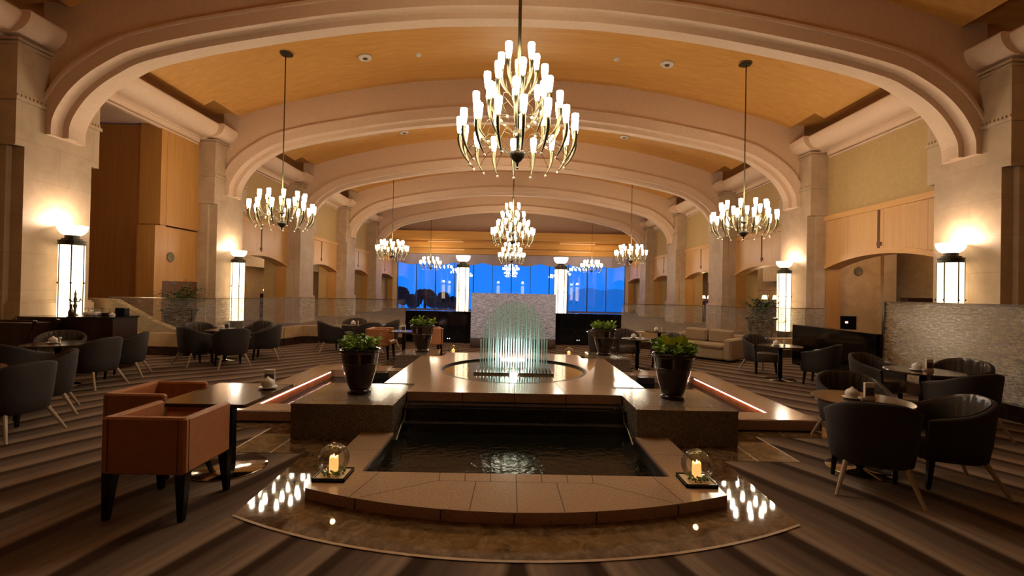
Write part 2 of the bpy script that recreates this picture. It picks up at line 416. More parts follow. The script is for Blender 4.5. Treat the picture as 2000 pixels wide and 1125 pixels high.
# ribs: stepped archivolts
AR = [(0, 9.65), (1.4, 9.625), (2.6, 9.57), (4.7, 9.36), (6.7, 9.06), (8.75, 8.68), (9.9, 8.42), (10.9, 8.13), (11.5, 7.82), (12.05, 7.45), (12.5, 7.02), (12.82, 6.55), (12.97, 6.2), (13.0, 5.95), (13.0, 5.74)]
def smooth_curve(p, n=6):
    out = []
    for i in range(len(p)-1):
        a = p[max(i-1, 0)]; b = p[i]; c = p[i+1]; d = p[min(i+2, len(p)-1)]
        if i == 0: a = (-p[1][0], p[1][1])
        for k in range(n):
            t = k/n
            out.append(tuple(.5*(2*b[j]+(c[j]-a[j])*t+(2*a[j]-5*b[j]+4*c[j]-d[j])*t*t+(3*b[j]-a[j]-3*c[j]+d[j])*t**3) for j in (0, 1)))
    return out+[p[-1]]
ARS = smooth_curve(AR, 4)
def offs(cv, d):
    out = []
    for i, p in enumerate(cv):
        a = cv[max(i-1, 0)]; b = cv[min(i+1, len(cv)-1)]
        tx, tz = b[0]-a[0], b[1]-a[1]; l = math.hypot(tx, tz); nx, nz = -tz/l, tx/l   # outward (up/right)
        if i == 0: nx, nz = 0, 1
        out.append((p[0]+nx*d, p[1]+nz*d))
    return out
def arch_poly(cv, top):
    half = cv; fullc = [(-x, z) for x, z in reversed(half)]+[p for p in half if p[0] > 1e-6]
    return fullc
def rib(y0, y1, off, xo, ztop, zb, mb):
    cv = offs(ARS, off); cv = [(min(x, xo-.001), z) for x, z in cv if z > zb]+[(min(cv[-1][0], xo-.001), zb)]
    c = arch_poly(cv, ztop); n = len(c)
    # outer boundary above each inner point: project to outline (vertical to top or side)
    def outp(p):
        x, z = p
        if abs(x) < xo-.6: return (x, ztop)
        return (math.copysign(xo, x), max(z, zb) if abs(x) > xo-.25 else ztop)
    o = [outp(p) for p in c]
    vs = [(x, y0, z) for x, z in c]+[(x, y0, z) for x, z in o]+[(x, y1, z) for x, z in c]+[(x, y1, z) for x, z in o]
    fs = []
    for i in range(n-1):
        fs += [(i, n+i, n+i+1, i+1), (2*n+i, 2*n+i+1, 3*n+i+1, 3*n+i), (i, i+1, 2*n+i+1, 2*n+i), (n+i, 3*n+i, 3*n+i+1, n+i+1)]
    fs += [(0, 2*n, 3*n, n), (n-1, 2*n-1, 4*n-1, 3*n-1)]
    mb.add(vs, fs)
def band(y0, y1, a, b, mb, zb=5.74):
    # strip between two offsets of the arch, between y0 and y1
    A = offs(ARS, a); B = offs(ARS, b)
    for s in (-1, 1):
        n = len(A); vs = [(s*x, y, z) for y in (y0, y1) for cv in (A, B) for x, z in cv]; fs = []
        for i in range(n-1):
            fs += [(i, n+i, n+i+1, i+1), (2*n+i, 2*n+i+1, 3*n+i+1, 3*n+i), (i, i+1, 2*n+i+1, 2*n+i), (n+i, 3*n+i, 3*n+i+1, n+i+1)]
        fs += [(n-1, 2*n-1, 4*n-1, 3*n-1), (0, 2*n, 3*n, n)]
        mb.add(vs, fs)
for py in piers:
    yc = py+.07
    mb = MB(); rib(yc-.45, yc+.45, .32, XP+.2, 11.5, 6.5, mb)
    trim(mb, 'plaster')
    mb = MB(); band(yc-.52, yc+.52, 0, .36, mb); band(yc-.58, yc+.58, .36, .44, mb); band(yc-.175, yc+.175, -.17, .02, mb)
    trim(mb, 'soffit')

# piers
def pier_mesh(s, py):
    mb = MB()
    def bx(xa, y0, y1, z0, z1, xb=14.55):
        a, b = sorted((s*xa, s*xb)); mb.box(a, b, y0, y1, z0, z1)
    bx(XP, py-.98, py+.97, ZB, 5.22)
    bx(XP+.33, py-1.12, py+1.12, ZB, 5.22)
    bx(XP-.10, py-1.08, py+1.07, ZB, 1.02); bx(XP-.06, py-1.04, py+1.03, 1.02, 1.08)
    bx(XP, py-1.21, py+1.22, 5.22, 8.02)
    bx(XP-.05, py-1.25, py+1.26, 6.40, 6.50)
    bx(XP-.05, py-1.25, py+1.26, 7.86, 7.92); bx(XP-.09, py-1.28, py+1.29, 7.96, 8.03)
    for k in range(24):                                        # dentils
        y = py-1.2+k*.1025
        bx(XP-.03, y, y+.05, 6.51, 6.58)
    return mb
for py in piers:
    for s in (-1, 1): trim(pier_mesh(s, py), 'stone')
# fat rounded cornice along both sides, breaking forward at each pier
def cornice(s, y0, y1, dx):
    pr = [(14.4, 8.02), (13.7, 8.02), (13.62, 8.06), (13.62, 8.10), (13.35, 8.10)]
    for k in range(9):
        a = PI/2*k/8; pr.append((13.35-.55*math.sin(a), 8.63-.53*math.cos(a)))
    pr += [(12.84, 8.69), (14.4, 8.69)]
    pr = [(s*(x-(dx if x < 14 else 0)), z) for x, z in pr]
    mb = MB(); mb.prism(pr, y0, y1, 'y'); return mb
for s in (-1, 1):
    ys = [Y0H]
    for py in piers: ys += [py-1.35, py+1.3]
    ys.append(YEND)
    for i in range(len(ys)-1):
        o = trim(cornice(s, ys[i], ys[i+1], .12 if i % 2 else -.12), 'soffit', smooth=True); fixsmooth(o, 35)
    mb = MB()
    for i in range(0, len(ys)-1, 2):
        a, b = sorted((s*13.75, s*13.95)); mb.box(a, b, ys[i], ys[i+1], 7.84, 8.03)
        a, b = sorted((s*13.82, s*13.95)); mb.box(a, b, ys[i], ys[i+1], 7.74, 7.80)
    trim(mb, 'soffit')

# bay walls: arch-headed openings in maple panelling
def archline(y0, y1, zs, zc, n=20):
    yc = (y0+y1)/2; h = (y1-y0)/2; rise = zc-zs; R = (h*h+rise*rise)/(2*rise)
    return [(y0+(y1-y0)*i/n, zc-R+math.sqrt(max(0, R*R-(y0+(y1-y0)*i/n-yc)**2))) for i in range(n+1)]
def bay(s, y0, y1, wallmb):
    # upper plaster
    a, b = sorted((s*XW, s*14.55)); wallmb.box(a, b, y0, y1, 5.2, 8.05)
    al = archline(y0, y1, 2.84, 3.30)
    mb = MB(); poly = [(y0, 5.0)]+al+[(y1, 5.0)]
    # panel above opening as quads
    n = len(al); X0, X1 = s*XW, s*14.5
    vs = [(X, y, z) for X in (X0, X1) for y, z in al]+[(X, y, 5.0) for X in (X0, X1) for y, z in al]; fs = []
    for i in range(n-1):
        fs += [(i, i+1, 2*n+i+1, 2*n+i), (n+i, 3*n+i, 3*n+i+1, n+i+1), (i, n+i, n+i+1, i+1), (2*n+i, 2*n+i+1, 3*n+i+1, 3*n+i)]
    mb.add(vs, fs); trim(mb, 'wood')
    # arch trim band and top band, centre slot
    mb = MB(); al2 = archline(y0, y1, 3.04, 3.50); xa, xb = sorted((s*(XW-.07), s*(XW+.02)))
    vs = [(X, y, z) for X in (xa, xb) for y, z in al]+[(X, y, z) for X in (xa, xb) for y, z in al2]; fs = []
    for i in range(n-1):
        fs += [(i, i+1, 2*n+i+1, 2*n+i), (n+i, 3*n+i, 3*n+i+1, n+i+1), (i, n+i, n+i+1, i+1), (2*n+i, 2*n+i+1, 3*n+i+1, 3*n+i)]
    mb.add(vs, fs); mb.box(*sorted((s*(XW-.08), s*14.5)), y0, y1, 4.98, 5.2)
    trim(mb, 'wood_trim')
    mb = MB(); yc = (y0+y1)/2; mb.box(*sorted((s*(XW-.012), s*XW)), yc-.06, yc+.06, 3.52, 4.98); mb.box(*sorted((s*(XW-.03), s*XW)), yc-.14, yc+.06, 3.6, 3.75)
    trim(mb, 'slot')
    # jambs
    mb = MB(); mb.box(*sorted((s*(XW+.02), s*14.55)), y1-.06, y1, ZB, 3.2); mb.box(*sorted((s*(XW+.02), s*14.55)), y0, y0+.06, ZB, 3.2)
    trim(mb, 'wood_gold')
for s, nm in ((-1, 'wall_left'), (1, 'wall_right')):
    wm = MB()
    for i in range(len(piers)):
        y0 = piers[i]+1.12; y1 = (piers[i+1]-1.12) if i+1 < len(piers) else YEND-.3
        if i < 2:
            a, b = sorted((s*XW, s*14.55)); wm.box(a, b, y0, y1, ZB, 8.05); continue
        if s < 0 and i == 2: continue
        bay(s, y0, y1, wm)
    a, b = sorted((s*XW, s*14.55)); wm.box(a, b, Y0H, piers[0]-1.1, ZB, 8.05)
    struct(nm, wm, 'upper_wall')
# left first bay: tall wooden volumes beside an open passage
y0 = piers[2]+1.1; y1 = piers[3]-1.1
mb = MB(); mb.box(-18.2, -13.92, 18.0, 18.3, ZB, 7.9); mb.box(-18.4, -18.2, 14, 18.3, ZB, 7.9); trim(mb, 'wood_red')
mb = MB(); mb.box(-14.6, -13.85, 18.2, y1, 3.98, 7.95); mb.box(-14.6, -13.90, 17.72, y1, ZB, 3.92); mb.box(-14.7, -13.86, 17.9, 18.2, 3.98, 7.95); trim(mb, 'wood_gold')
mb = MB(); mb.box(-13.899, -13.885, 18.15, y1-.02, ZB, 1.75); trim(mb, 'slot')  # dark sheet painted on the block for the shade of the doorway opening
mb = MB(); mb.box(-18.4, -13.8, y0-.3, y1, 7.95, 8.15); mb.prism([(-18.2, 7.6), (-18.2, 7.95), (-16.8, 7.95)], y0-.3, 18.0, 'y'); trim(mb, 'soffit')
mb = MB(); mb.box(-18.4, -14.9, 12, y0-.02, ZB, 8.0); trim(mb, 'upper_wall')
# aisle interiors behind the openings
for s in (-1, 1):
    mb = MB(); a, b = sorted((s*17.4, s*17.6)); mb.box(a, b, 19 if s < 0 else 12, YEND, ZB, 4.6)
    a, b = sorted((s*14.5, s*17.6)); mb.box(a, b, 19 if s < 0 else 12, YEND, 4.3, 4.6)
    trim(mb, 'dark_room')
    for py in piers[4 if s > 0 else 3:]:
        mb = MB(); a, b = sorted((s*14.55, s*15.3)); mb.box(a, b, py-1.1, py+1.1, ZB, 4.3); trim(mb, 'upper_wall')
mb = MB(); mb.box(14.55, 16.5, 20.3, 20.55, ZB, 4.3); trim(mb, 'stone_smooth')
mb = MB(); mb.box(16.5, 17.05, 20.1, 20.55, ZB, 4.3); trim(mb, 'stone')
# floors
HALL[0] = False
struct('floor', MB().box(-13.5, 13.5, -8.2, 39.2, -.2, 0), 'carpet')
HALL[0] = True
# end wall and window
mb = MB()
mb.box(-18.5, 18.5, YEND, YEND+.5, 5.9, 12); mb.box(-18.5, -13.45, YEND-.02, YEND+.5, ZB, 6); mb.box(13.6, 18.5, YEND-.02, YEND+.5, ZB, 6)
struct('wall_back', mb, 'soffit')
mb = MB(); mb.box(-14, 14, YEND-3.6, YEND, 7.25, 8.15); mb.box(-14, 14, YEND-2.4, YEND, 6.45, 7.05); mb.box(-14, 14, YEND-1.2, YEND, 5.85, 6.25)
mb.box(-14, 14, YEND-2.2, YEND, 7.05, 7.25); mb.box(-14, 14, YEND-1.1, YEND, 6.25, 6.45)
trim(mb, 'ceil')
mb = MB()
for s in (-1, 1):
    for y, z in ((YEND-2.3, 7.10), (YEND-1.2, 6.30)):
        a, b = sorted((s*5.5, s*9.5)); mb.box(a, b, y-.03, y, z, z+.03)
trim(mb, 'cove')
struct('wall_front', MB().box(-18.5, 18.5, Y0H-.3, Y0H, ZB, 12), 'upper_wall')
mb = MB(); mb.box(-13.45, 13.6, YEND+.1, YEND+.12, ZB, 5.95)
win = struct('window_1', mb, 'window')
mb = MB()
for i in range(0, 13):
    x = -13.45+27.05*i/12; wdt = .06 if i % 2 else .10
    mb.box(x-wdt/2, x+wdt/2, YEND, YEND+.25, ZB, 5.95)
f = mb.build('window_frame', 'mull'); f.parent = win
# valance with swags
mb = MB(); n = 8; W0, W1 = -13.45, 13.6; top = 5.98; pts = []
for i in range(n*12+1):
    t = i/(n*12); x = W0+(W1-W0)*t; u = (t*n) % 1
    pts.append((x, 4.78-.32*math.sin(PI*u)+.12))
vs = []; fs = []
for i, (x, z) in enumerate(pts):
    yy = YEND-.35+.05*math.sin(i*1.1); vs += [(x, yy, z), (x, yy, top), (x, yy+.04, z), (x, yy+.04, top)]
for i in range(len(pts)-1):
    a = 4*i; b = 4*i+4; fs += [(a, b, b+1, a+1), (a+2, a+3, b+3, b+2), (a, a+2, b+2, b)]
mb.add(vs, fs)
mb.build('valance', 'curtain', label='mauve scalloped fabric valance across the top of the far window', category='curtain')
# outside: trees and a hill
def tree(x, y, w_, z0, z1, label):
    mb = MB(); rnd = random.Random(int(x*10))
    t = thing('tree', label, 'tree', (x, y, z0), 0, 'trees outside the window')
    for k in range(16):
        a = rnd.uniform(-w_, w_); h = (z1-z0)*(1-.5*(a/w_)**2)*rnd.uniform(.55, .92); mb.ball((a, rnd.uniform(-.8, .8), h), rnd.uniform(.6, 1.1), 8)
    for k in range(260):
        a = rnd.uniform(-w_, w_); h = (z1-z0)*rnd.uniform(.2, 1)*(1-.45*(a/w_)**2); p = Vector((a, rnd.uniform(-1, 1), h)); d = Vector((rnd.uniform(-1, 1), rnd.uniform(-1, 1), rnd.uniform(-1, 1)))*.22
        e = Vector((rnd.uniform(-1, 1), rnd.uniform(-1, 1), rnd.uniform(-1, 1)))*.22; mb.add([p, p+d, p+e], [(0, 1, 2)])
    mb.build('crown', 'tree', t); MB().tube([(0, 0, -6), (0, 0, (z1-z0)*.5)], .25).build('trunk', 'tree', t)
tree(-17.4, 70, 2.6, -2, 1.9, 'dark tree outside the window, furthest left')
tree(-14.2, 76, 2.3, -2, 1.3, 'dark tree outside the window, second from the left')
tree(-9.6, 68, 1.6, -2, .9, 'dark tree outside the window, beside the left lamp column')
tree(-3.3, 70, 1.6, -2, .2, 'low dark tree outside the window, just above the frosted glass panel')
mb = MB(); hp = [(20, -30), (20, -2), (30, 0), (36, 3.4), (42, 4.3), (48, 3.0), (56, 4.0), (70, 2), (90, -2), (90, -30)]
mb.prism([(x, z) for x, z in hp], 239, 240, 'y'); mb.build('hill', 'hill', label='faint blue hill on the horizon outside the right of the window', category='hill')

HALL[0] = False
# ================================================================== FOUNTAIN AND STONEWORK
# marble floor panel
def arc(x0, y0, xm, ym, n=24):   # symmetric arc from (-x0,y0) through (0,ym) to (x0,y0)
    h = abs(y0-ym); R = (x0*x0+h*h)/(2*h); cy = ym+R if ym < y0 else ym-R; out = []
    for i in range(n+1):
        x = -x0+2*x0*i/n; out.append((x, cy-math.sqrt(R*R-x*x) if ym < y0 else cy+math.sqrt(R*R-x*x)))
    return out
fr = arc(1.98, 3.19, 0, 2.70)
poly = fr+[(2.02, 4.40), (2.75, 4.40), (2.75, 5.16), (3.95, 5.16), (3.95, 9.3), (2.75, 9.3), (2.75, 10.0), (2.0, 10.0)]
poly += [(x, y) for x, y in reversed(arc(1.98, 11.3, 0, 11.85))]
poly += [(-2.0, 10.0), (-2.75, 10.0), (-2.75, 9.3), (-3.95, 9.3), (-3.95, 5.16), (-2.75, 5.16), (-2.75, 4.40), (-2.02, 4.40)]
trim(MB().prism(poly, 0, .004), 'marble')
mb = MB()
ins = lambda pts, d: pts
for i in range(len(fr)-1):
    (a, b), (c, d) = fr[i], fr[i+1]; mb.add([(a, b-.012, .006), (c, d-.012, .006), (c, d+.012, .006), (a, b+.012, .006)], [(0, 1, 2, 3)])
for s in (-1, 1):
    mb.box(*sorted((s*2.74, s*2.76)), 4.4, 5.16, .004, .007); mb.box(*sorted((s*2.35, s*2.36)), 4.4, 5.4, .004, .006)
trim(mb, 'stone_smooth')

fn = thing('fountain', 'stone indoor fountain with glass rods, dark front pool and stepped waterfall', 'fountain', (0, 0, 0))
# front bench (rim of pool)
fa = arc(1.60, 3.46, 0, 3.13)
mb = MB(); mb.prism(fa+[(1.28, 3.79), (-1.28, 3.79)], .004, .085)
mb.prism([(1.6, 3.46), (1.62, 4.82), (1.28, 4.82), (1.28, 3.79)], .004, .085); mb.prism([(-1.6, 3.46), (-1.28, 3.79), (-1.28, 4.82), (-1.62, 4.82)], .004, .085)
mb.k = 1
def joint(x0, y0, x1, y1, z=.0855, w_=.004):
    d = Vector((x1-x0, y1-y0, 0)).normalized(); n = Vector((-d.y, d.x, 0))*w_; a = Vector((x0, y0, z)); b = Vector((x1, y1, z)); mb.add([a-n, b-n, b+n, a+n], [(0, 1, 2, 3)])
for i in range(-3, 4): joint(i*.205, 3.63, i*.21, 3.79)
joint(-.63, 3.63, .63, 3.63)
for s in (-1, 1):
    joint(s*.63, 3.63, s*1.14, 3.32); joint(s*.32, 3.63, s*.33, 3.15); joint(s*1.13, 3.79, s*1.22, 3.31)
    joint(s*1.28, 4.3, s*1.62, 4.3)
joint(0, 3.63, 0, 3.14)
for x in (-1.17, -.53, -.02, .55, 1.17): 
    yb = 3.13+.33*(x/1.6)**2-.012; mb.box(x-.004, x+.004, yb, yb+.02, .006, .084)
mb.mi = [(2 if m_ == 0 and len({round(mb.v[i][2], 4) for i in f_}) > 1 else m_) for f_, m_ in zip(mb.f, mb.mi)]
mb.build('pool_rim', ['slab', 'slot', 'slab_face'], fn)
# pool
mb = MB(); mb.box(-1.28, 1.28, 3.79, 5.2, .006, .014); mb.build('pool_water', 'water', fn)
mb = MB(); mb.box(-1.285, -1.262, 3.79, 4.82, -.05, .06); mb.box(1.262, 1.285, 3.79, 4.82, -.05, .06); mb.box(-1.28, 1.28, 3.785, 3.80, -.05, .06)
mb.build('pool_lining', 'dark_stone', fn)
mb = MB(); mb.box(-1.28, 1.28, 5.12, 5.6, -.1, .10); mb.box(-1.28, 1.28, 5.30, 5.6, .10, .262); mb.box(-1.30, 1.30, 5.26, 5.6, .225, .24)
mb.build('waterfall_steps', 'dark_stone', fn)
mb = MB(); mb.tube([(-1.25, 3.9, .0), (-1.25, 4.8, .0), (-1.25, 5.02, .1), (-1.25, 5.18, .12), (-1.26, 5.3, .26), (-1.26, 5.44, .27)], .012)
mb.build('water_pipe', 'bronze', fn); mb = MB(); mb.tube([(1.25, 3.9, .0), (1.25, 4.8, .0), (1.25, 5.02, .1), (1.25, 5.18, .12), (1.26, 5.3, .26), (1.26, 5.44, .27)], .012)
mb.build('water_pipe', 'bronze', fn)
# deck
dk = [(-1.285, 5.46), (1.285, 5.46), (1.285, 5.92), (1.69, 5.92), (1.69, 8.45), (1.285, 8.45), (1.285, 8.95), (-1.285, 8.95), (-1.285, 8.45), (-1.69, 8.45), (-1.69, 5.92), (-1.285, 5.92)]
BC = (0.0, 7.2); BR = 1.13
# deck top as ring around the basin (radial quads) + outside
mb = MB(); nseg = 96; ring = [(BC[0]+BR*math.cos(2*PI*i/nseg), BC[1]+BR*math.sin(2*PI*i/nseg)) for i in range(nseg)]
def inside(p):
    x, y = p; return abs(x) <= 1.285+1e-9 and 5.46 <= y <= 8.95 or abs(x) <= 1.69 and 5.92 <= y <= 8.45
outer = []
for i in range(nseg):
    a = 2*PI*i/nseg; r = BR
    while inside((BC[0]+r*math.cos(a), BC[1]+r*math.sin(a))): r += .002
    outer.append((BC[0]+r*math.cos(a), BC[1]+r*math.sin(a)))
mb.add([(x, y, .38) for x, y in ring]+[(x, y, .38) for x, y in outer], [(i, nseg+i, nseg+(i+1) % nseg, (i+1) % nseg) for i in range(nseg)])
# missed corners
for sx in (-1, 1):
    for (yc_, yo) in ((5.92, 5.46), (8.45, 8.95)):
        x0, x1 = sorted((sx*1.1, sx*1.285)); mb.add([(x0, min(yc_, yo), .3795), (x1, min(yc_, yo), .3795), (x1, max(yc_, yo), .3795), (x0, max(yc_, yo), .3795)], [(0, 1, 2, 3)])
        x0, x1 = sorted((sx*1.2, sx*1.69)); y_a, y_b = (5.92, 6.15) if yc_ < 7 else (8.2, 8.45); mb.add([(x0, y_a, .3795), (x1, y_a, .3795), (x1, y_b, .3795), (x0, y_b, .3795)], [(0, 1, 2, 3)])
DT = mb; mb = MB(); n = len(dk)
mb.add([(x, y, .27) for x, y in dk]+[(x, y, .3799) for x, y in dk], [(i, (i+1) % n, n+(i+1) % n, n+i) for i in range(n)])
mb.add([(x, y, .27) for x, y in dk[:2]]+[(1.285, 5.6, .27), (-1.285, 5.6, .27)], [(0, 1, 2, 3)])
mb.build('deck_edge', 'slab_face', fn)
mb = MB(); mb.prism([(x*.985, 7.2+(y-7.2)*.985) for x, y in dk], -.05, .27); mb.build('deck_base', 'dark_stone', fn)
mb = DT; mb.k = 1
for x0, y0, x1, y1 in ((.0, 5.46, 0, 6.06), (.62, 5.46, .55, 6.2), (-.62, 5.46, -.55, 6.2), (1.285, 5.92, .8, 6.4), (-1.285, 5.92, -.8, 6.4), (1.1, 7.2, 1.69, 7.2), (-1.69, 7.2, -1.1, 7.2)): joint(x0, y0, x1, y1, .3806)
for x in (-.62, 0, .62): mb.box(x-.004, x+.004, 5.452, 5.462, .272, .379)
mb.build('deck_top', ['slab', 'slot'], fn)
MB().prism([(BC[0]+BR*math.cos(2*PI*i/96), BC[1]+BR*math.sin(2*PI*i/96)) for i in range(96)], .34, .356).build('basin_water', 'basin', fn)
mb = MB(); mb.lathe([(BR-.02, .35), (BR-.02, .383), (BR+.012, .383), (BR+.012, .35)], 96, *BC); mb.build('basin_ring', 'black_metal', fn)
mb = MB(); mb.box(-.60, .60, 6.80, 7.50, .352, .385); mb.build('rod_plate', 'chrome', fn)
# glass rods
HT = [.45, .60, .71, .80, .85, .95, .99, 1.01, 1.03, 1.04, 1.05, 1.05, 1.06, 1.06]
mr = MB(); mr.lathe([(.0105, 0), (.0105, .985), (.006, 1.0), (0, 1.0)], 8)
r0_ = None
for i in range(27):
    x = -.525+1.05*i/26
    if r0_ is None: r0_ = o = mr.build('glass_rod', 'rod', fn, smooth=True)
    else: o = r0_.copy(); C.objects.link(o)
    o.location = (x, 7.26-.10*math.cos(x/.525*PI/2), .385); o.scale = (1, 1, HT[min(i, 26-i)])
for i in range(13):
    x = -.40+.80*i/12; o = r0_.copy(); C.objects.link(o); o.location = (x, 7.42, .385); o.scale = (1, 1, HT[min(i, 12-i)+4]*.98)
pegs = MB()
for j in range(7):
    for i in range(22):
        x = -.56+i*.053; y = 6.84+j*.045
        if y < 7.12: pegs.lathe([(.006, .39), (.006, .41), (0, .413)], 5, x, y)
pegs.build('pegs', 'chrome', fn, kind='stuff')
mb = MB(); mb.lathe([(0, .40), (.05, .40), (.06, .385)], 20, 0, 6.70); mb.build('spotlight', 'spot', fn)
light('SPOT', (0, 7.8, .46), 620, (1, .93, 1), fn, .05, (math.radians(94), 0, 0), spot=1.0)  # unseen spot added behind the rods to brighten the glass screen
light('SPOT', (0, 6.72, .44), 30, (.95, 1, .97), fn, .04, (math.radians(98), 0, 0), spot=1.5)
light('POINT', (0, 6.95, .46), 2.2, (.85, 1, .96), fn, .05)

# pedestals
def pedestal(x0, x1, y0, y1, label):
    t = thing('pedestal', label, 'pedestal', ((x0+x1)/2, (y0+y1)/2, 0), 0, 'granite pedestals around the fountain')
    hx, hy = (x1-x0)/2, (y1-y0)/2
    MB().box(-hx, hx, -hy, hy, .004, .35).build('body', 'granite', t)
    mb = MB(); mb.box(-hx-.004, hx+.004, -hy-.004, hy+.004, .35, .373); mb.build('top_slab', 'granite_top', t)
    mb = MB(); mb.box(-hx+.16, hx-.16, -hy+.16, hy-.16, .373, .3745); mb.build('inlay', 'granite', t)
    return t
pedestal(-2.37, -1.295, 4.83, 5.9, 'large speckled granite pedestal left of the front pool')
pedestal(1.295, 2.37, 4.83, 5.9, 'large speckled granite pedestal right of the front pool')
pedestal(-2.2, -1.5, 8.5, 9.45, 'granite pedestal behind the fountain on the left, under a potted plant')
pedestal(1.5, 2.2, 8.5, 9.45, 'granite pedestal behind the fountain on the right, under a potted plant')
# LED troughs
for s, sd in ((-1, 'left'), (1, 'right')):
    t = thing('light_trough', 'low stone water trough with a glowing pink light strip, %s of the fountain' % sd, 'trough', (0, 0, 0))
    mb = MB(); mb.box(*sorted((s*2.38, s*3.62)), 5.40, 5.72, .02, .14); mb.box(*sorted((s*3.24, s*3.62)), 5.72, 8.7, .02, .14)
    mb.box(*sorted((s*1.72, s*3.24)), 8.15, 8.48, .02, .14); mb.box(*sorted((s*2.25, s*3.24)), 8.48, 8.7, .02, .14)
    mb.build('stone_edge', 'slab', t)
    mb = MB(); mb.box(*sorted((s*2.40, s*3.64)), 5.38, 5.40, .02, .135); mb.box(*sorted((s*3.62, s*3.64)), 5.38, 8.72, .02, .135); mb.build('edge_face', 'slab_face', t)
    mb = MB(); mb.box(*sorted((s*1.7, s*3.24)), 5.94, 8.15, .006, .016); mb.box(*sorted((s*2.38, s*3.24)), 5.72, 5.94, .006, .016); mb.build('trough_water', 'water', t)
    mb = MB(); mb.box(*sorted((s*3.2, s*3.24)), 5.72, 8.1, .0, .13); mb.build('inner_wall', 'copper', t)
    mb = MB(); mb.tube([(s*3.193, 5.73, .124), (s*3.193, 8.0, .124)], .0065, 6); mb.build('led_strip', 'led', t)
    mb = MB(); mb.rbox(*sorted((s*2.2, s*2.5)), 8.0, 8.12, .01, .13, .01); mb.build('spout_block', 'dark_stone', t)

# rear bench
mb = MB(); mb.prism([(-1.6, 10.1), (1.6, 10.1), (1.6, 11.0)]+[(x, y) for x, y in reversed(arc(1.6, 11.0, 0, 11.35))], .004, .085)
mb.build('rear_bench', 'slab', label='low curved stone bench behind the fountain', category='bench')

# candle bowls
def candle_bowl(x, y, z, label, sc=1):
    t = thing('candle_holder', label, 'candle holder', (x, y, z), 0, 'glass candle bowls on black trays'); t.scale = (sc,)*3
    mb = MB(); mb.box(-.125, .125, -.12, .12, 0, .012)
    for a in ((-.125, .125, -.12, -.11), (-.125, .125, .11, .12), (-.125, -.115, -.12, .12), (.115, .125, -.12, .12)): mb.box(*a, 0, .03)
    mb.build('tray', 'black_wood', t)
    MB().box(-.114, .114, -.109, .109, .012, .02).build('sand', 'sand', t)
    R = .122; pr = [(0.03, .022)]
    for k in range(1, 15):
        a = -PI/2+k*(PI*.80/14)+.25; pr.append((R*math.cos(a), .022+R+R*math.sin(a)*.98))
    MB().lathe(pr, 32).build('glass_bowl', 'bowl_glass', t, smooth=True)
    rim = pr[-1]; mb = MB(); mb.tube([(rim[0]*math.cos(2*PI*i/32), rim[0]*math.sin(2*PI*i/32), rim[1]) for i in range(33)], .0025, 6); mb.build('bowl_lip', 'bowl_glass', t)
    mb = MB(); pr = [(.034, .03), (.036, .10), (.034, .155), (.028, .160), (.012, .15), (0, .148)]; mb.lathe(pr, 20)
    for i in range(len(mb.v)):
        v_ = mb.v[i]; 
        if v_[2] > .15: mb.v[i] = (v_[0], v_[1], v_[2]+.008*math.sin(3*math.atan2(v_[1], v_[0])))
    c = mb.build('candle', 'candle', t, smooth=True)
    mb = MB(); mb.lathe([(0, .15), (.006, .158), (.007, .168), (0, .185)], 8); f = mb.build('flame', 'flame', c)
    rnd = random.Random(3); mb = MB()
    for k in range(90):
        a = rnd.uniform(0, 2*PI); r = rnd.uniform(.02, .09); z_ = rnd.uniform(.03, .06); mb.ball((r*math.cos(a), r*math.sin(a), z_), rnd.uniform(.006, .012), 6)
    mb.build('moss', 'leaf_dark', t, kind='stuff')
    light('POINT', (0, 0, .20), .6, (1, .6, .25), t, .02)
    return t
candle_bowl(-1.47, 3.68, .085, 'lit candle in a glass bowl on a black tray, left of the front pool')
candle_bowl(1.46, 3.69, .085, 'lit candle in a glass bowl on a black tray, right of the front pool')
candle_bowl(-1.35, 10.45, .085, 'small lit candle bowl on the rear bench, left of the glass rods')
candle_bowl(1.30, 10.45, .085, 'small candle bowl on the rear bench, right of the glass rods')

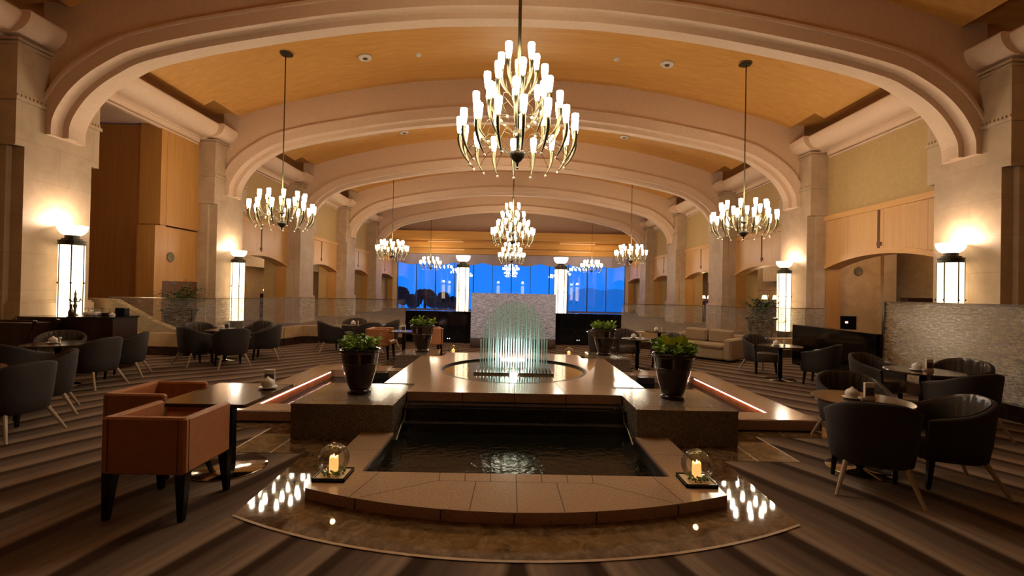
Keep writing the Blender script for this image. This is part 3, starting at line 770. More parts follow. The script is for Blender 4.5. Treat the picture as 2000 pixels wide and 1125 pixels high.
# potted plants
def leaf(mb, p, d, size, up_=Vector((0, 0, 1)), ov=1.0):
    d = d.normalized(); s_ = d.cross(up_); s_ = s_.normalized() if s_.length > 1e-3 else Vector((1, 0, 0)); nn = s_.cross(d)
    pts = [(0, 0), (.35, .42*ov), (.7, .45*ov), (1, 0), (.7, -.45*ov), (.35, -.42*ov)]
    mb.add([p+d*(a*size)+s_*(b*size)+nn*(.12*size*(abs(b)*2-.5)) for a, b in pts], [(0, 1, 2, 3), (0, 3, 4, 5)])
def potted(x, y, z, s_, label, seed, kind=0):
    t = thing('potted_plant', label, 'potted plant', (x, y, z), 0, 'potted plants on granite pedestals'); t.scale = (s_,)*3
    pr = [(0, 0), (.135, 0), (.138, .03), (.118, .04), (.112, .055), (.125, .065), (.15, .14), (.178, .24), (.195, .33), (.202, .335), (.204, .35), (.198, .357), (.212, .44), (.218, .47), (.235, .475), (.243, .49), (.24, .512), (.225, .52), (.205, .515), (.2, .48), (0, .48)]
    o = MB().lathe(pr, 40).build('pot', 'pot', t, smooth=True); fixsmooth(o, 50)
    MB().lathe([(.2, .484), (0, .492)], 24).build('soil', 'soil', t)
    rnd = random.Random(seed); mb = MB(); sm = MB()
    for k in range(60):
        a = rnd.uniform(0, 2*PI); r = .2*math.sqrt(rnd.random()); tall = rnd.uniform(.08, .24)*(1-.35*(r/.2)); b = Vector((r*math.cos(a), r*math.sin(a), .49))
        tip = b+Vector((math.cos(a)*r*.35, math.sin(a)*r*.35, tall)); sm.tube([b, tip], .003, 4)
        for q in range(5):
            u = rnd.uniform(.35, 1); p = b.lerp(tip, u); aa = rnd.uniform(0, 2*PI); leaf(mb, p, Vector((math.cos(aa), math.sin(aa), rnd.uniform(.1, 1.2))), rnd.uniform(.045, .075), ov=1.1 if kind else .85)
    mb.build('foliage', 'leaf', t); sm.build('stem', 'leaf_dark', t)
    if kind:
        fl = MB()
        for k in range(9):
            a = 2*PI*k/9; c = Vector((.11*math.cos(a), .09*math.sin(a)-.03, .67+.02*math.sin(k*2)))
            for q in range(8):
                b_ = 2*PI*q/8; leaf(fl, c, Vector((math.cos(b_), -.3, math.sin(b_)*.9)), .045, Vector((0, -1, 0)))
        fl.build('blossoms', plain('yellow_green_bloom', 'C6CF48', .5, 0, .2, 40), t)
    return t
potted(-1.83, 5.38, .3745, 1.0, 'brown glazed pot of round green leaves on the front left pedestal', 1)
potted(1.865, 5.38, .3745, 1.03, 'brown glazed pot of yellow-green rosettes on the front right pedestal', 2, 1)
potted(-1.80, 9.05, .3745, 1.0, 'brown glazed pot of green leaves on the rear left pedestal', 3)
potted(1.81, 9.05, .3745, 1.0, 'brown glazed pot of green leaves on the rear right pedestal', 4)

# black wall behind fountain, glass panel in front of it
mb = MB(); mb.box(-3.25, 3.35, 13.9, 14.25, 0, .96)
o = mb.build('black_counter', 'black_panel', label='long black polished counter wall below the far window', category='counter')
mb = MB()
for x, z in ((-1.95, .13), (-1.89, .13), (2.0, .15), (2.06, .15), (-2.1, .42), (2.3, .42)): mb.ball((x, 13.885, z), .016, 8)
MB2 = MB()
mb.build('indicator_lights', 'dimspot', o, kind='stuff')
t = thing('glass_screen', 'square frosted rippled glass screen directly behind the glass rods', 'screen', (0.03, 12.9, 0))
MB().box(-1.2, 1.2, -.012, .012, .27, 1.54).build('glass_pane', 'glass_mid', t)
MB().box(-1.2, 1.2, -.1, .1, 0, .27).build('marble_base', 'plinth', t)

# ---------------- partitions
def partition(pts, label, z0=.5, z1=1.29, panes=None, glass='glass_side'):
    t = thing('glass_partition', label, 'partition', (0, 0, 0), 0, 'rippled glass partitions')
    for i in range(len(pts)-1):
        a = Vector((*pts[i], 0)); b = Vector((*pts[i+1], 0)); d = (b-a); L = d.length; d.normalize(); n = Vector((-d.y, d.x, 0))
        def slab(w_, za, zb, mb, s0=0, s1=None):
            s1 = L if s1 is None else s1; p = a+d*s0; q = a+d*s1
            vs = [p-n*w_, q-n*w_, q+n*w_, p+n*w_]; mb.add([(*v_.xy, za) for v_ in vs]+[(*v_.xy, zb) for v_ in vs], [(0, 3, 2, 1), (4, 5, 6, 7), (0, 1, 5, 4), (1, 2, 6, 5), (2, 3, 7, 6), (3, 0, 4, 7)])
        m1 = MB(); slab(.11, .2, z0, m1); m1.build('low_wall', 'stone_smooth', t)
        m1 = MB(); slab(.125, 0, .2, m1); m1.build('marble_base', 'plinth', t)
        k = max(1, round(L/1.6))
        for q in range(k):
            m1 = MB(); slab(.008, z0, z1, m1, L*q/k+.012, L*(q+1)/k-.012); m1.build('glass_pane', glass, t)
        m1 = MB(); slab(.012, z1, z1+.012, m1)
        m1.build('edge_strip', 'chrome', t)
    return t
partition([(-9.3, 10.5), (-7.35, 10.45), (-6.3, 12.45), (-6.1, 13.25), (-3.15, 13.4)], 'rippled glass partition on a low stone wall, left of the far counter')
partition([(3.2, 13.4), (5.9, 13.25), (6.05, 11.75), (8.6, 12.5)], 'rippled glass partition on a low stone wall, behind the beige sofa')
# near right tall glass
t = thing('glass_screen', 'tall golden rippled glass screen beside the right-hand tables', 'screen', (6.8, 0, 0))
MB().box(-.01, .01, 4.55, 8.3, .21, 1.54).build('glass_pane', 'glass_near', t)
MB().box(-.01, .01, .7, 4.5, .21, 1.54).build('glass_pane', 'glass_near', t)
MB().box(-.14, .14, .7, 8.36, 0, .21).build('marble_base', 'plinth', t)
mb = MB(); mb.box(-.02, .02, 8.3, 8.36, .21, 1.56); mb.box(-.02, .02, .7, 8.3, 1.54, 1.555); mb.build('steel_edge', 'chrome', t)
mb = MB(); mb.box(6.72, 6.98, 8.4, 10.9, 0, .94); mb.build('black_divider', 'black_panel', label='low black polished divider between the sofa and the golden glass screen', category='divider')
# left sloping stone wall
mb = MB(); mb.prism([(-9.9, 0), (-7.7, 0), (-7.7, .5), (-8.3, .72), (-9.0, 1.08), (-9.3, 1.24), (-9.9, 1.26)], 10.62, 10.82, 'y')
mb.build('low_wall', 'stone_smooth', label='pale stone low wall sloping down beside the drinks counter', category='wall')

# ================================================================== CHANDELIERS
HALL[0] = True
horn_g = {}
def bulb_mesh():
    return MB().lathe([(0, 0), (.038, 0), (.053, .08), (.068, .20), (.071, .30), (.066, .33), (0, .335)], 14)
HALL[0] = False; bm_ = bulb_mesh(); bulb_proto = bm_.build('glass_shade', 'glass_shade', smooth=True); fixsmooth(bulb_proto, 40); HALL[0] = True
def arm_mesh(r, drop, inr, rise):
    # local: +x outward from stem axis; bulb base at (r,0,0)
    m_ = MB(); pts = []; rad = []
    for k in range(9):
        u = k/8; pts.append((r-inr*(u**2.0)*1.0+.03*math.sin(PI*u), 0, -drop*u)); rad.append(.038*(1-u)**.8+.009)
    m_.tube(pts, rad, 8)
    tip = pts[-1]; 
    m_.k = 1; m_.ball((tip[0]-.012, 0, tip[2]-.03), .030, 8); m_.k = 0
    # wire from horn to hub
    m_.tube([(pts[6][0], 0, pts[6][2]), (r*.72, 0, -drop*.62+rise*.55), (r*.45, 0, -drop*.62+rise*.72), (r*.18, 0, -drop*.75+rise*.35), (.03, 0, -drop*.8)], .006, 5)
    return m_
def chandelier(x, y, label, tiers, zhub, zceil, stem_r, group):
    t = thing('chandelier', label, 'chandelier', (x, y, 0), 0, group)
    for (n_, r, zt, ph, drop, inr) in tiers:
        zb = zt-.335
        am = None
        for i in range(n_):
            a = ph+2*PI*i/n_
            if am is None:
                am = arm_mesh(r, drop, inr, .32).build('arm', ['brass', 'crystal'], t, smooth=True); o = am
            else:
                o = am.copy(); C.objects.link(o)
            o.location = (0, 0, zb); o.rotation_euler.z = a
            b = bulb_proto.copy(); C.objects.link(b); b.parent = o; b.location = (r, 0, 0)
    hub = MB().lathe([(0, -.19), (.02, -.19), (.025, -.12), (.08, -.08), (.15, 0), (.165, .06), (.15, .10), (.06, .13), (.03, .17), (.03, .2)], 20); hub.build('hub', 'bronze', t, smooth=True, loc=(0, 0, zhub))
    MB().ball((0, 0, zhub-.22), .035, 10).build('finial', 'chrome', t, smooth=True)
    ztop = max(k[2] for k in tiers)
    mb = MB(); mb.tube([(0, 0, zhub+.1), (0, 0, zceil-.05)], stem_r, 10); mb.ball((0, 0, ztop-.75), .11, 12, .7)
    if len(tiers) > 2: mb.ball((0, 0, zhub+.48), .10, 12); 
    mb.build('stem', 'brass', t, smooth=True)
    mb = MB(); mb.lathe([(0, -.06), (.16, -.06), (.17, -.03), (.26, -.015), (.27, 0), (0, .0)], 24); mb.build('canopy', 'bronze', t, loc=(0, 0, zceil))
    return t
def ceil_z(x):
    x = abs(x)
    for i in range(len(CP)-1):
        if CP[i][0] <= x <= CP[i+1][0]:
            u = (x-CP[i][0])/(CP[i+1][0]-CP[i][0]); return CP[i][1]*(1-u)+CP[i+1][1]*u
    return 9.6
big = [(5, .38, 6.50, .35, .62, .28), (8, .64, 6.02, .1, .60, .28), (10, .87, 5.55, .25, .60, .25), (16, 1.17, 5.09, .07, .58, .20)]
small = [(10, .80, 5.16, .2, .62, .22), (13, 1.12, 4.76, .05, .58, .22)]
mid = P0-PIT/2
gb, gs = 'large four-tier chandeliers on the centre line', 'smaller two-tier chandeliers along the sides'
A = chandelier(0.02, mid+.05, 'largest and nearest four-tier chandelier, hanging above the fountain', big, 4.33, ceil_z(0), .035, gb)
for k, lab in ((2, 'four-tier chandelier in the middle of the hall, second in the centre row'), (4, 'four-tier chandelier furthest away in the centre row, just above the far window')):
    dup(A, (0.02, mid+PIT*k+.05, 0), .1*k, lab, gb)
Bc = chandelier(-8.75, mid+PIT, 'two-tier chandelier nearest on the left side', small, 3.95, ceil_z(8.8), .022, gs)
for k, s, lab in ((1, 1, 'two-tier chandelier nearest on the right side'), (3, -1, 'middle-distance two-tier chandelier on the left side'), (3, 1, 'middle-distance two-tier chandelier on the right side'),
                  (5, -1, 'most distant two-tier chandelier, in front of the far window on the left'), (5, 1, 'most distant two-tier chandelier, in front of the far window on the right')):
    dup(Bc, (s*8.75, mid+PIT*k, 0), .13*k*s, lab, gs)
D.objects.remove(bulb_proto)

# ceiling vents and sprinklers
vp = thing('ceiling_vent', 'round ceiling vent left, nearer of the first pair', 'vent', (-6.0, 15.2, ceil_z(6.0)-.02), 0, 'round ceiling vents')
MB().lathe([(0, -.005), (.10, -.005), (.10, -.04), (.20, -.05), (.27, -.02), (.28, .02)], 28).build('ring', 'white_paint', vp, smooth=True)
MB().lathe([(0, -.046), (.095, -.045), (.095, -.01), (0, -.01)], 20).build('opening', 'slot', vp)
for x, y, lab in ((6.0, 15.2, 'round ceiling vent right, nearer of the first pair'), (-6.1, 18.3, 'round ceiling vent left, further of the first pair'), (6.1, 18.3, 'round ceiling vent right, further of the first pair'),
                  (-6.5, 26.8, 'round ceiling vent left, in the second wooden vault'), (6.5, 26.8, 'round ceiling vent right, in the second wooden vault')):
    o = dup(vp, (x, y, ceil_z(x)-.03), 0, lab); o.rotation_euler.y = math.radians(9)*(1 if x > 0 else -1)
vp.rotation_euler.y = math.radians(-9)
sp_ = None
for x, y, lab in ((-5.1, 15.2, 'small pale smoke detector on the near left of the wooden vault'), (5.2, 15.2, 'small pale smoke detector on the near right of the wooden vault'), (-4.0, 18.5, 'small pale smoke detector further left on the wooden vault'), (4.1, 18.5, 'small pale smoke detector further right on the wooden vault')):
    if sp_ is None: HALL[0] = False; sp_ = MB().lathe([(0, -.05), (.06, -.045), (.09, -.01), (.09, .03)], 16).build('smoke_detector', 'white_paint', smooth=True); HALL[0] = True; o = sp_
    else: o = sp_.copy(); C.objects.link(o)
    o.location = hall_pt((x, y, ceil_z(x)-.02)); o['label'] = lab; o['category'] = 'smoke detector'; o['group'] = 'smoke detectors on the vault'

# ================================================================== COLUMN LAMPS
def wall_lamp(x, y, label, rz, first=None):
    if first: return dup(first, (x, y, 0), rz, label)
    t = thing('column_lamp', label, 'lamp', (x, y, 0), rz, 'alabaster column lamps')
    o = MB().lathe([(0, 2.96), (.16, 2.96), (.26, 3.02), (.325, 3.12), (.35, 3.25), (.335, 3.25), (.30, 3.13), (.2, 3.04), (0, 3.0)], 32).build('bowl', 'bowl', t, smooth=True)
    MB().lathe([(0, 2.68), (.31, 2.68), (.31, 2.71), (.29, 2.715), (.29, 2.725), (.31, 2.73), (.31, 2.76), (.29, 2.765), (.29, 2.775), (.31, 2.78), (.31, 2.82), (.24, 2.83), (.24, 2.87), (.17, 2.88), (.17, 2.97)], 28).build('collar', 'bronze', t)
    MB().lathe([(0, ZB), (.36, ZB), (.36, ZB+.2), (.27, ZB+.24), (.27, -.06), (.30, -.06), (.30, 0), (0, 0)], 28).build('base', 'bronze', t)
    for k in range(6):
        a0 = 2*PI*k/6+.03; a1 = 2*PI*(k+1)/6-.03; vs = []
        for z in (0, 2.68):
            for q in range(7): a = a0+(a1-a0)*q/6; vs.append((.29*math.cos(a), .29*math.sin(a), z))
        MB().add(vs, [(q, q+1, 8+q, 7+q) for q in range(6)]).build('alabaster_panel', 'panel', t, smooth=True)
    mb = MB()
    for k in range(6):
        a = 2*PI*k/6; mb.tube([(.292*math.cos(a), .292*math.sin(a), 0), (.292*math.cos(a), .292*math.sin(a), 2.68)], .017, 6)
        mb.ball((.31*math.cos(a), .31*math.sin(a), 1.6), .03, 8)
    mb.build('ribs', 'bronze', t)
    light('POINT', (0, 0, 3.32), 60, (1, .80, .62), t, .12)
    return t
W1 = wall_lamp(-12.75, 13.2, 'column lamp with glowing alabaster bowl on the nearest left pier', math.radians(12))
wall_lamp(12.75, 13.2, 'column lamp with glowing alabaster bowl on the nearest right pier', math.radians(200), W1)
wall_lamp(-12.75, 21.25, 'column lamp on the second left pier, beside the arched opening', math.radians(10), W1)
wall_lamp(12.75, 21.25, 'column lamp on the second right pier, beside the shelf of bottles', math.radians(195), W1)
wall_lamp(-2.32, 21.6, 'freestanding column lamp in front of the far window, left one', 0, W1)
wall_lamp(2.32, 21.6, 'freestanding column lamp in front of the far window, right one', 0, W1)
for o in C.objects:                                  # copies of the lamp point lights come with dup()
    pass

HALL[0] = False
# ================================================================== FURNITURE
def tub_chair(label):
    t = thing('tub_chair', label, 'chair', (0, 0, 0), 0, 'charcoal tub chairs')
    NA = 28
    def plan(u, off=0):      # u in [-1,1]; back at u=0
        W = .305+off; B = .29+off; a = u*PI*.60
        if abs(u) <= .83:
            a = u/.83*PI/2; e = .78
            x = W*math.copysign(abs(math.sin(a))**e, a); y = -B*abs(math.cos(a))**e+.02
        else:
            x = W*math.copysign(1, u)*(1-.10*((abs(u)-.83)/.17)); y = .02+(abs(u)-.83)/.17*.22
        return x, y
    def top(u): return .745-.175*(abs(u)**1.9)
    us = [-1+2*i/NA for i in range(NA+1)]
    # outer shell
    mb = MB(); rows = [(.235, -.055), (.25, -.035), (.40, -.012), (.55, 0.0)]
    vs = []; R = 0
    for u in us:
        zt = top(u); col = []
        for z, of in rows:
            x, y = plan(u, of); col.append((x, y, min(z, zt-.06)))
        for of, dz in ((.012, -.03), (.008, -.008), (-.012, 0.0), (-.03, -.006)):
            x, y = plan(u, of); col.append((x, y, zt+dz))
        for of, z in ((-.045, zt-.03), (-.055, .45), (-.065, .26)):
            x, y = plan(u, of); col.append((x, y, z))
        R = len(col); vs += col
    fs = []
    for i in range(NA):
        for j in range(R-1): fs.append((i*R+j, (i+1)*R+j, (i+1)*R+j+1, i*R+j+1))
        fs.append((i*R+R-1, (i+1)*R+R-1, (i+1)*R, i*R))
    fs.append(tuple(range(R-1, -1, -1))); fs.append(tuple(range(NA*R, NA*R+R)))
    mb.add(vs, fs); mb.build('shell', 'fabric', t, smooth=True)
    # pleated inner lining
    mb = MB(); vs = []; K = 84; zs = 8
    for i in range(K+1):
        u = -.97+1.94*i/K; zt = top(u)
        for j in range(zs+1):
            v_ = j/zs; z = .36+(zt-.035-.36)*v_; pl = .007*math.sin(i*1.15)*math.exp(-(u/.42)**2)*(1-.6*v_)
            x, y = plan(u, -.058+.012*v_+pl); vs.append((x, y, z))
        x, y = plan(u, -.03); vs.append((x, y, zt+.002))
    q = zs+2
    mb.add(vs, [(i*q+j, i*q+j+1, (i+1)*q+j+1, (i+1)*q+j) for i in range(K) for j in range(q-1)]); mb.build('lining', 'leather', t, smooth=True)
    # seat
    mb = MB(); ou = [plan(-1+2*i/24, -.06) for i in range(25)]; ou = [(x, y) for x, y in ou]+[(.20, .27), (-.20, .27)][::1]
    c0 = (0, .0); vs = []; prf = [(.97, .24), (1, .27), (1, .385), (.96, .41), (.8, .42), (0.01, .425)]
    n_ = len(ou)
    for sc, z in prf: vs += [(x*sc, y*sc, z) for x, y in ou]
    fs = [(j*n_+i, j*n_+(i+1) % n_, (j+1)*n_+(i+1) % n_, (j+1)*n_+i) for j in range(len(prf)-1) for i in range(n_)]+[tuple(range(n_-1, -1, -1))]
    mb.add(vs, fs); mb.build('seat', 'leather', t, smooth=True)
    for s_ in (-1, 1):
        mb = MB(); mb.add([(s_*.20+a, .19+b, .25) for a, b in ((-.022, -.022), (.022, -.022), (.022, .022), (-.022, .022))]+[(s_*.215+a, .215+b, 0) for a, b in ((-.013, -.013), (.013, -.013), (.013, .013), (-.013, .013))],
               [(0, 1, 2, 3), (7, 6, 5, 4), (0, 4, 5, 1), (1, 5, 6, 2), (2, 6, 7, 3), (3, 7, 4, 0)]); mb.build('leg', 'black_wood', t, label='black front leg')
        mb = MB(); mb.tube([(s_*.185, -.16, .26), (s_*.27, -.29, 0)], [.021, .012], 8); mb.build('leg', 'ash', t, label='pale wood splayed rear leg')
    return t
chair = tub_chair('')
CH_ = [  # x, y, facing target (dx,dy), label
 (2.98, 3.83, (.45, .9), 'tub chair with its back to the viewer at the nearest right-hand table'),
 (3.76, 3.98, (-.93, .30), 'tub chair right of the nearest right-hand table, pleated lining seen from the side'),
 (3.66, 4.94, (-.25, -1), 'tub chair behind the nearest right-hand table, facing the viewer'),
 (5.33, 5.38, (-.12, 1), 'tub chair with its back to the viewer at the table by the golden glass screen'),
 (6.22, 6.32, (-.85, -.45), 'tub chair against the golden glass screen, right of its table'),
 (5.35, 6.72, (.35, -1), 'tub chair left behind the table by the golden glass screen, pleats facing the viewer'),
 (5.22, 9.6, (.1, -1), 'tub chair facing the viewer beside the low black divider, far side of its table'),
 (5.66, 8.32, (-.62, .78), 'tub chair with its back to the viewer in front of the low black divider'),
 (1.98, 10.1, (.8, -.5), 'tub chair behind the rear right potted plant, left of its small table'),
 (2.62, 10.50, (.0, -1), 'tub chair behind the small round table right of the fountain, facing the viewer'),
 (3.36, 9.85, (-.9, -.3), 'tub chair right of the small round table behind the right potted plant'),
 (-5.27, 4.80, (-1, .08), 'nearest tub chair at the left edge, back turned to the viewer'),
 (-5.72, 5.58, (-.75, -.65), 'tub chair just behind the nearest one at the left edge, lining visible over its rim'),
 (-6.95, 6.35, (.05, 1), 'tub chair cut by the left edge, in front of the table with white sugar bowl'),
 (-6.50, 7.10, (-1, .05), 'tub chair right of the left-edge table, back to the fountain'),
 (-6.72, 7.95, (-.85, -.4), 'tub chair at the far right corner of the left-edge table'),
 (-7.72, 7.80, (.6, -.8), 'tub chair behind the left-edge table, facing the viewer'),
 (-6.42, 9.24, (.45, .9), 'tub chair on the near left of the table below the left lamp column'),
 (-5.62, 9.12, (-.7, .7), 'tub chair with its back squarely to the viewer below the left lamp column'),
 (-5.46, 10.15, (-.93, -.3), 'tub chair on the right of the table below the left lamp column'),
 (-6.95, 10.2, (.8, -.5), 'tub chair at far left of the table below the left lamp column'),
 (-6.05, 10.8, (-.15, -1), 'tub chair at far side of the table below the left lamp column'),
 (-4.62, 11.55, (.75, .5), 'tub chair left of the far left partition table, back turned'),
 (-4.35, 12.6, (.2, -1), 'tub chair behind the far left partition table, facing the viewer'),
 (-3.60, 11.35, (-.6, .6), 'tub chair behind the front left potted plant, by the far left table'),
 (-3.35, 12.35, (-.8, -.3), 'tub chair at the far right of the far left partition table'),
]
for i, (x, y, d, lab) in enumerate(CH_):
    rz = math.atan2(d[1], d[0])-PI/2
    if i == 0: chair.location = (x, y, 0); chair.rotation_euler.z = rz; chair.scale = (1.04,)*3; chair['label'] = lab
    else: dup(chair, (x, y, 0), rz, lab)

def sugar(x, y, z, where, k=1):
    t = thing('sugar_bowl', 'white china sugar bowl with lid on %s' % where, 'sugar bowl', (x, y, z), 0, 'sugar bowls on the tables')
    t.scale = (1.35,)*3
    MB().lathe([(0, 0), (.03, 0), (.055, .008), (.06, .013), (.05, .013), (.028, .01)], 20).build('saucer', 'white', t, smooth=True)
    MB().lathe([(0, .01), (.03, .012), (.042, .03), (.04, .05), (.03, .062), (.012, .072), (.008, .08), (0, .085)], 20).build('pot', 'white', t, smooth=True)
def menu(x, y, z, where, rz=0):
    t = thing('menu_stand', 'small white menu stand with dark print on %s' % where, 'menu stand', (x, y, z), rz, 'menu stands on the tables')
    t.scale = (1.5,)*3
    MB().box(-.03, .03, -.014, .014, 0, .02).build('foot', 'white', t)
    MB().box(-.03, .03, -.008, .008, .02, .105).build('card', 'white', t)
    MB().box(-.026, .026, -.0095, -.008, .025, .075).build('print', 'card', t)
def vase(x, y, z, where):
    MB().lathe([(0, 0), (.018, 0), (.012, .02), (.01, .05), (.02, .09), (.024, .1), (0, .1)], 14).build('bud_vase', 'white', smooth=True, loc=(x, y, z), label='small pale bud vase on %s' % where, category='vase', group='bud vases on the tables')
rt0 = None
def round_table(x, y, r, label, where, mats='top_wood', sdx=-.08, sdy=.0, kind='menu', base='chrome'):
    t = thing('round_table', label, 'table', (x, y, 0), 0, 'round pedestal tables')
    MB().lathe([(0, .635), (r-.02, .635), (r, .642), (r, .655), (r-.006, .66), (0, .66)], 48).build('tabletop', mats, t)
    MB().lathe([(.04, .02), (.04, .635)], 16).build('column', 'black_metal', t, smooth=True)
    MB().lathe([(0, 0), (.27, 0), (.275, .006), (.27, .012), (.05, .016), (.045, .03)], 40).build('base_disc', 'chrome', t, smooth=True)
    sugar(x+sdx, y+sdy, .66, where)
    (menu if kind == 'menu' else vase)(x+sdx+.135, y+sdy-.03, .66, where)
round_table(3.22, 4.25, .40, 'round table nearest on the right, brown top among three tub chairs', 'the nearest right-hand table')
round_table(5.40, 6.0, .42, 'round table in front of the golden glass screen', 'the table by the golden glass screen')
round_table(5.15, 8.75, .38, 'round table in front of the low black divider', 'the table by the low black divider', kind='vase')
round_table(2.63, 9.6, .34, 'small round table behind the right potted plants', 'the small table right of the fountain', kind='vase')
round_table(3.75, 11.6, .36, 'round table beside the arm of the beige sofa', 'the table beside the beige sofa', kind='vase')
round_table(-7.05, 7.08, .42, 'round table at the left edge, between five tub chairs', 'the left-edge table', kind='vase')
round_table(-6.0, 4.88, .40, 'round table mostly outside the left edge, beside the two nearest tub chairs', 'the table mostly outside the left edge')
round_table(-6.2, 9.85, .39, 'round table below the left lamp column, in front of the big fern', 'the table below the left lamp column')
round_table(-4.05, 11.85, .36, 'round table by the far left glass partition', 'the table by the far left partition', kind='vase')
# square tables
def square_table(x, y, hx, hy, label, where):
    t = thing('square_table', label, 'table', (x, y, 0), 0, 'square pedestal tables')
    MB().rbox(-hx, hx, -hy, hy, .63, .66, .008).build('tabletop', 'top_wood', t)
    MB().box(-.035, .035, -.035, .035, .02, .63).build('column', 'black_metal', t)
    MB().lathe([(0, 0), (.30, 0), (.305, .006), (.30, .012), (.06, .018)], 48).build('base_disc', 'chrome', t, smooth=True)
square_table(-2.52, 4.03, .36, .41, 'dark square table in front of the two tan leather armchairs', '')
sugar(-2.30, 4.22, .66, 'the dark square table near the left'); menu(-2.34, 4.33, .66, 'the dark square table near the left', .2)
square_table(-2.45, 10.3, .28, .3, 'small square table beside the rear left potted plant', '')
menu(-2.42, 10.1, .66, 'the small square table by the rear pot'); vase(-2.28, 10.4, .66, 'the small square table by the rear left potted plant')

def box_chair(label):
    t = thing('armchair', label, 'armchair', (0, 0, 0), 0, 'tan leather armchairs')
    o = MB().rbox(-.285, .285, -.28, -.215, .315, .70, .014).build('backrest', 'tan', t)
    for s_ in (-1, 1):
        MB().rbox(*sorted((s_*.285, s_*.225)), -.275, .22, .318, .698, .014).build('arm', 'tan', t)
        mb = MB(); mb.box(*sorted((s_*.2855, s_*.287)), -.245, -.24, .33, .69); mb.box(s_*.235-.002, s_*.235+.002, -.2835, -.28, .33, .69); mb.build('seam', 'leather', t)
    MB().rbox(-.225, .225, -.215, .27, .335, .43, .02).build('seat', 'tan', t)
    for sx in (-1, 1):
        for sy in (-1, 1):
            cx, cy = sx*.245, sy*.225-.01; dx, dy = sx*.255, sy*.245-.01
            MB().add([(cx+a, cy+b, .335) for a, b in ((-.038, -.032), (.038, -.032), (.038, .032), (-.038, .032))]+[(dx+a, dy+b, 0) for a, b in ((-.017, -.017), (.017, -.017), (.017, .017), (-.017, .017))],
                     [(0, 1, 2, 3), (7, 6, 5, 4), (0, 4, 5, 1), (1, 5, 6, 2), (2, 6, 7, 3), (3, 7, 4, 0)]).build('leg', 'black_wood', t)
    return t
b0 = box_chair('nearest tan leather armchair with tapered black legs, back to the viewer'); b0.location = (-2.53, 3.36, 0)
dup(b0, (-3.12, 4.03, 0), -PI/2, 'tan leather armchair at the left end of the dark square table')
dup(b0, (-3.02, 10.5, 0), -PI/2, 'far tan leather armchair left of the small square table')
dup(b0, (-1.98, 10.9, 0), PI/2+.3, 'far tan leather armchair right of the small square table, mostly behind a pot')

# sofa
t = thing('sofa', 'beige two-seat sofa in front of the right glass partition', 'sofa', (4.92, 11.62, 0), math.radians(-50))
MB().rbox(-.85, .85, .30, .55, .12, .62, .05).build('backrest', 'sofa', t)
for s_ in (-1, 1): MB().rbox(*sorted((s_*.85, s_*.66)), -.42, .5, .05, .56, .04).build('arm', 'sofa', t)
MB().rbox(-.66, .66, -.38, .32, .05, .30, .03).build('frame', 'sofa', t)
for s_ in (-1, 1):
    MB().rbox(*sorted((s_*.01, s_*.65)), -.42, .22, .30, .42, .04).build('seat_cushion', 'sofa', t)
    mb = MB(); mb.rbox(*sorted((s_*.02, s_*.62)), .12, .30, .40, .74, .05); mb.build('back_cushion', 'sofa', t)

# big urn planters behind partitions
def urn_plant(x, y, label, seed, flowers=True):
    t = thing('urn_planter', label, 'planter', (x, y, 0), 0, 'large dark urns with foliage')
    o = MB().lathe([(0, 0), (.24, 0), (.25, .06), (.22, .1), (.28, .4), (.34, .75), (.37, .92), (.41, .95), (.41, 1.0), (.36, 1.0), (.34, .95), (0, .94)], 32).build('urn', 'pot', t, smooth=True); fixsmooth(o)
    rnd = random.Random(seed); mb = MB()
    for k in range(70):
        a = rnd.uniform(0, 2*PI); rr = rnd.uniform(.35, .85); h = rnd.uniform(-.1, .42)
        P_ = [Vector((math.cos(a)*rr*u, math.sin(a)*rr*u*.8, 1.0+h*math.sin(u*PI*.62)*1.3)) for u in (0, .25, .5, .75, 1)]
        for j in range(1, 5):
            d = P_[j]-P_[j-1]
            for q in (-1, 1):
                s_ = d.cross(Vector((0, 0, 1))).normalized()*q
                leaf(mb, P_[j-1].lerp(P_[j], .5), d.normalized()*.6+s_*.8, .13*(1.2-.15*j), ov=.45)
                leaf(mb, P_[j], d.normalized()*.8+s_*.5, .12*(1.2-.15*j), ov=.45)
    mb.build('foliage', 'leaf_dark', t)
    if flowers:
        sm = MB(); fl = MB()
        for k in range(5):
            a = rnd.uniform(0, 2*PI); tip = Vector((.2*math.cos(a), .15*math.sin(a), 1.0+rnd.uniform(.55, .75))); sm.tube([(0, 0, 1), tip], .006, 5)
            for q in range(6):
                b_ = 2*PI*q/6; leaf(fl, tip, Vector((math.cos(b_), math.sin(b_), .5)), .07)
        sm.build('stem', 'leaf_dark', t); fl.build('flowers', 'petal', t)
    return t
urn_plant(-8.4, 11.55, 'dark urn with spreading fern and cream flowers behind the left glass partition', 5)
urn_plant(7.1, 12.95, 'dark urn with green foliage behind the right glass partition', 6, False)

